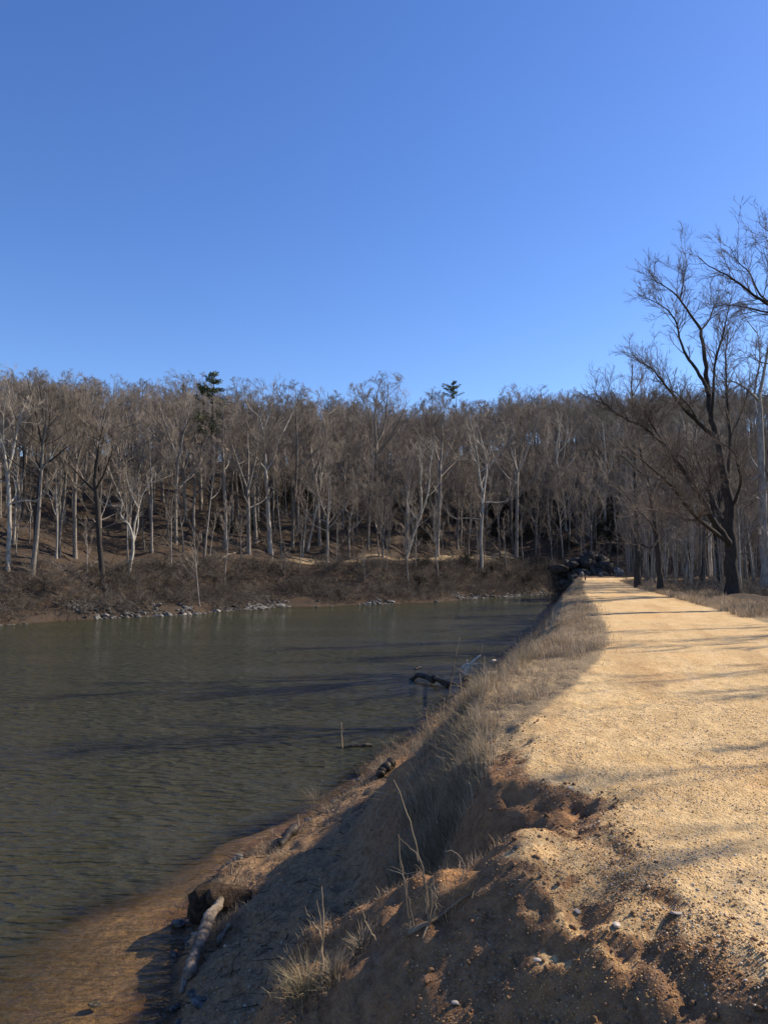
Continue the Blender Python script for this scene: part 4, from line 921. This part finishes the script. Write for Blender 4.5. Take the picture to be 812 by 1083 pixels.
log('wood_chip', 'small pale piece of wood floating left of the white stump', wq(439, 708, .02), wq(446, 706, .05), .035, .02, M['driftwood'], n=5, bow=.02, seed=12)
b = wq(494, 726); e = empty('tree_stump', b); tag(e, 'broken stump with a bleached white top standing at the waterline', 'stump'); S_ = b[1] / F
rs_ = np.random.RandomState(9); mb = MB(); P = np.array([at(x, y, b[1]) for x, y in [(494, 731), (494, 722), (494, 714)]]) - b; tube(mb, resample(P, 7), np.array([9, 8, 7.2, 6.5, 6, 5.5, 4.5]) * .8 * S_, 11, jit=.35)
for x, y in [(484, 732), (503, 733), (490, 736)]: tube(mb, resample(np.array([P[1], (P[1] + at(x, y, b[1] - .3) - b) / 2 + [0, 0, .1], at(x, y, b[1] - .3) - b]), 6), np.linspace(.16, .05, 6), 7, jit=.3)
link('base', mb.mesh('stump_base', [M['wet_wood']]), e)
mb = MB(); tube(mb, resample(np.array([at(x, y, b[1]) - b for x, y in [(494, 717), (494, 710), (495, 703)]]), 7), np.array([3, 3.4, 4, 5, 6, 6.5, 4.5]) * .85 * S_, 10, jit=.4)
for pts_, r in [([(497, 703), (502, 698), (508, 693.5)], 1.7), ([(498, 704), (503, 702), (508, 702)], 1.3), ([(492, 703), (489, 706), (488, 707)], 1.6), ([(494, 701), (493.5, 698)], 1.2)]:
    tube(mb, resample(np.array([at(x, y, b[1] - .1) - b for x, y in pts_]), 6), np.linspace(r, r * .7, 6) * S_, 6, jit=.3)
link('broken_top', mb.mesh('stump_top', [M['bleached']]), e)
def stone(px, py, s, label, m='rock', water=False, sc=(1, .8, .6), name='stone', k=0, sink=.1, cat='stone'):
    b = gpx(px, py, water); me = RK[k % 6].copy(); me.materials.clear(); me.materials.append(M[m]); o = link(name, me); o.location = b + np.array([0, 0, s * (sc[2] * .5 - sink)]); o.scale = (s, s * sc[1], s * sc[2]); o.rotation_euler = (.1 * (k % 3), .1, k * 1.3); return tag(o, label, cat)
stone(524, 701, .36, 'long pale rock at the waterline right of the white stump', 'bleached', True, (1.3, .7, .5), 'boulder', 1, cat='boulder')
stone(520, 716, .30, 'round pale rock at the waterline below the long pale rock', 'bleached', True, (1, .8, .8), 'boulder', 2, cat='boulder')
stone(222, 968, .34, 'big dark lump of root bound earth at the cut bank behind the driftwood', 'clod', True, (1.1, .9, 1.2), 'earth_clod', 3, cat='clod')
stone(212, 974, .22, 'dark lump of earth overhanging the water left of the larger lump', 'clod', True, (1, .9, 1.2), 'earth_clod', 4, cat='clod')
stone(243, 960, .3, 'dark lump of earth right of the larger lump at the cut bank', 'clod', True, (1.2, .9, 1.1), 'earth_clod', 5, cat='clod')
stone(222, 958, .12, 'rounded grey stone set in the dark cut bank above the driftwood', 'rock', True, (1, .9, .9), k=0, sink=-.5)
stone(250, 955, .11, 'rounded grey stone in the cut bank, right of the other grey stone', 'rock', False, (1, .9, .9), k=2, sink=-.1)
stone(232, 964, .06, 'small pale stone between the dark earth lumps', 'pebble', False, (1, .9, .9), k=4, sink=-.6)
stone(203, 1052, .08, 'pale stone at the waterline beyond the lower end of the driftwood log', 'rock', True, k=1)
stone(186, 1068, .08, 'pale stone at the waterline in the bottom left, nearest the camera', 'rock', True, k=3)
stone(652, 980, .032, 'smooth pale grey stone in the shady gravel of the foreground', 'pebble', False, (1, .8, .6), k=1)
stone(716, 966, .04, 'flat pale stone just below the lit path edge on the right', 'pebble', False, (1.5, .8, .3), k=2)
stone(603, 834, .026, 'small pinkish white stone on the rim of the shady hollow', 'pebble', False, k=5)
stone(611, 965, .022, 'small white stone left of the smooth grey one', 'pebble', False, k=4)
stone(569, 1017, .026, 'grey stone among the orange gravel of the ridge', 'pebble', False, k=0)
stone(482, 1062, .025, 'small grey stone in the brown soil at the bottom middle', 'pebble', False, k=0)
stone(546, 897, .03, 'grey stone at the bottom of the shady hollow', 'rock', False, k=3)
stone(330, 968, .03, 'pale stone half buried on the shady ledge behind the forked sapling', 'rock', False, k=2)
stone(100, 1059, .10, 'dark stone lying in the shallow water at the bottom left', 'rock', True, (1, .8, .5), k=2, sink=.5)

# exposed root along the ridge crest
P = [gpx(x, y) + [0, 0, .012] for x, y in [(432, 990), (442, 983), (454, 978), (468, 970), (484, 955), (498, 948)]]
mb = MB(); c = P[2]; tube(mb, resample(np.array(P) - c, 14), np.linspace(.015, .006, 14), 7, jit=.3); tube(mb, resample(np.array([P[2], P[1] + [.02, -.06, -.03], gpx(446, 994)]) - c, 6), np.linspace(.008, .004, 6), 6)
o = link('exposed_root', mb.mesh('exposed_root', [M['stem']])); o.location = c; tag(o, 'pale exposed root along the crest of the foreground soil ridge', 'root')

# broken twigs and stones washed up along the near shore
rn = np.random.RandomState(41); n = 1500; yy = np.exp(rn.uniform(math.log(6.5), math.log(32), n)); u_ = rn.rand(n) ** 2; xx_ = rowi(1, yy) - .12 + u_ * np.where(yy < 14, 2.2, 1.6); zz_ = np.maximum(H(xx_, yy), 0) + .012
P0 = np.stack([xx_, yy, zz_], 1); a = rn.uniform(0, 6.28, n); l = rn.uniform(.05, .32, n) * (1 + yy * .02); D_ = np.stack([np.cos(a), np.sin(a), rn.uniform(-.05, .35, n)], 1)
mb = MB(); needles(mb, P0, P0 + D_ * l[:, None], rn.uniform(.002, .007, n), .0015); o = link('twig_litter', mb.mesh('twig_litter', [M['wet_wood']])); tag(o, 'dark broken twigs washed up along the near waterline', 'twigs', kind='stuff')
for k in range(34):
    y = float(np.exp(rn.uniform(math.log(7), math.log(45)))); x = float(rowi(1, y)) + rn.uniform(-.2, .35); s = rn.uniform(.05, .15) * (1 + y * .02); o = link('shore_stone', RKD[k % 3]); o.location = (x, y, max(0, ground(x, y)) + s * .15); o.scale = (s, s * rn.uniform(.6, 1), s * rn.uniform(.4, .8)); o.rotation_euler = (rn.uniform(-.3, .3), rn.uniform(-.3, .3), rn.uniform(0, 6))
    tag(o, 'dark wet stone at the near waterline along the sandy bank', 'stone', 'dark stones along the near waterline')
# roots hanging from the cut bank
mb = MB(); rr = np.random.RandomState(31); b = wq(228, 962, .25)
for k in range(15):
    p0 = wq(rr.uniform(218, 250), rr.uniform(950, 968), .02) + [0, 0, .12]; pl = wander(rr, p0, (rr.uniform(-.8, .1), rr.uniform(-.9, -.2), rr.uniform(-.3, .5)), rr.uniform(.25, .7), 7, .35, -.12)
    if k: pl[0] = b + [0, 0, .02]; pl[1] = (pl[0] + pl[2]) / 2
    tube(mb, pl - b, np.linspace(.014, .003, 8) * rr.uniform(.5, 1.2), 5)
o = link('root_tangle', mb.mesh('root_tangle', [M['wet_wood']])); o.location = b; tag(o, 'tangle of dark roots hanging from the cut bank above the driftwood log', 'root')
# ------------------------------------------------------------------ gravel
bm = bmesh.new(); bmesh.ops.create_icosphere(bm, subdivisions=1, radius=1); iv = np.array([v.co[:] for v in bm.verts]); it = np.array([[v.index for v in f.verts] for f in bm.faces]); bm.free()
def gravel(name, label, n, xr, yr, cond, smin, smax, pal, seed):
    rng = np.random.RandomState(seed); y = np.exp(rng.uniform(math.log(yr[0]), math.log(yr[1]), n)); x = rng.uniform(xr[0], xr[1], n); k = (np.abs(x) < y * .54 + .3); x, y = x[k], y[k]
    k = cond(x, y, rng); x, y = x[k], y[k]; n = len(x); z = H(x, y)
    s = smin * (smax / smin) ** (rng.rand(n) ** 2.4); sc = s[:, None, None] * rng.uniform(.6, 1.2, (n, 1, 3)) * np.array([1, 1, .75]); v = iv[None] * sc * (1 + .25 * rng.randn(n, len(iv), 1).clip(-1, 1))
    a = rng.uniform(0, 6.28, n); c, sn = np.cos(a)[:, None], np.sin(a)[:, None]; v = np.stack([v[..., 0] * c - v[..., 1] * sn, v[..., 0] * sn + v[..., 1] * c, v[..., 2]], -1)
    v = v + np.stack([x, y, z + s * .25], 1)[:, None]; mb = MB(); mb.add(v.reshape(-1, 3), None, (it[None] + np.arange(n)[:, None, None] * len(iv)).reshape(-1, 3))
    t = np.array(pal)[rng.randint(0, len(pal), n)] * rng.uniform(.75, 1.15, n)[:, None]; finish(name, mb, [np.repeat(t, len(iv), 0)], M['gravel'], label, 'gravel', smooth=True)
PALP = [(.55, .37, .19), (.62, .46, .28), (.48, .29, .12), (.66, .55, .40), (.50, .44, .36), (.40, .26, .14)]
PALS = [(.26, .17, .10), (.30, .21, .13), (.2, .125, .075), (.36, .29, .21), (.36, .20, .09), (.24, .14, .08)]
gravel('gravel', 'loose tan gravel on the near part of the path', 60000, (.2, 5), (2.6, 9), lambda x, y, r: (x > rowi(7, y) - .25) & (fbm(x * 1.5, y * 1.5, 3, 81) + .5 * r.rand(len(x)) > .1), .0025, .0085, PALP, 1)
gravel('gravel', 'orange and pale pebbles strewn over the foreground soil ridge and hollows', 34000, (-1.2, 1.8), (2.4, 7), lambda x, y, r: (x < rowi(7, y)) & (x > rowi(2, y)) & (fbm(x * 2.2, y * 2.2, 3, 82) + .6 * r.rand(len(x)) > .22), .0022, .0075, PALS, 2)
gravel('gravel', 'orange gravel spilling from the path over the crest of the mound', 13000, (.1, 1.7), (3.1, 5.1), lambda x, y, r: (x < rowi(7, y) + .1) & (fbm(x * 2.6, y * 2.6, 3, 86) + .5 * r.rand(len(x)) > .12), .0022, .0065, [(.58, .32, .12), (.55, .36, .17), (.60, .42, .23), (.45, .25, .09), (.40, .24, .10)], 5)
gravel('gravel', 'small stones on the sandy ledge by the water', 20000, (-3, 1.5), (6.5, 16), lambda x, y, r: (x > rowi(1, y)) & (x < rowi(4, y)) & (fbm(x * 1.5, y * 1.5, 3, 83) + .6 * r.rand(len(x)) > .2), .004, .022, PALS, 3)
print('objects', len(bpy.data.objects))

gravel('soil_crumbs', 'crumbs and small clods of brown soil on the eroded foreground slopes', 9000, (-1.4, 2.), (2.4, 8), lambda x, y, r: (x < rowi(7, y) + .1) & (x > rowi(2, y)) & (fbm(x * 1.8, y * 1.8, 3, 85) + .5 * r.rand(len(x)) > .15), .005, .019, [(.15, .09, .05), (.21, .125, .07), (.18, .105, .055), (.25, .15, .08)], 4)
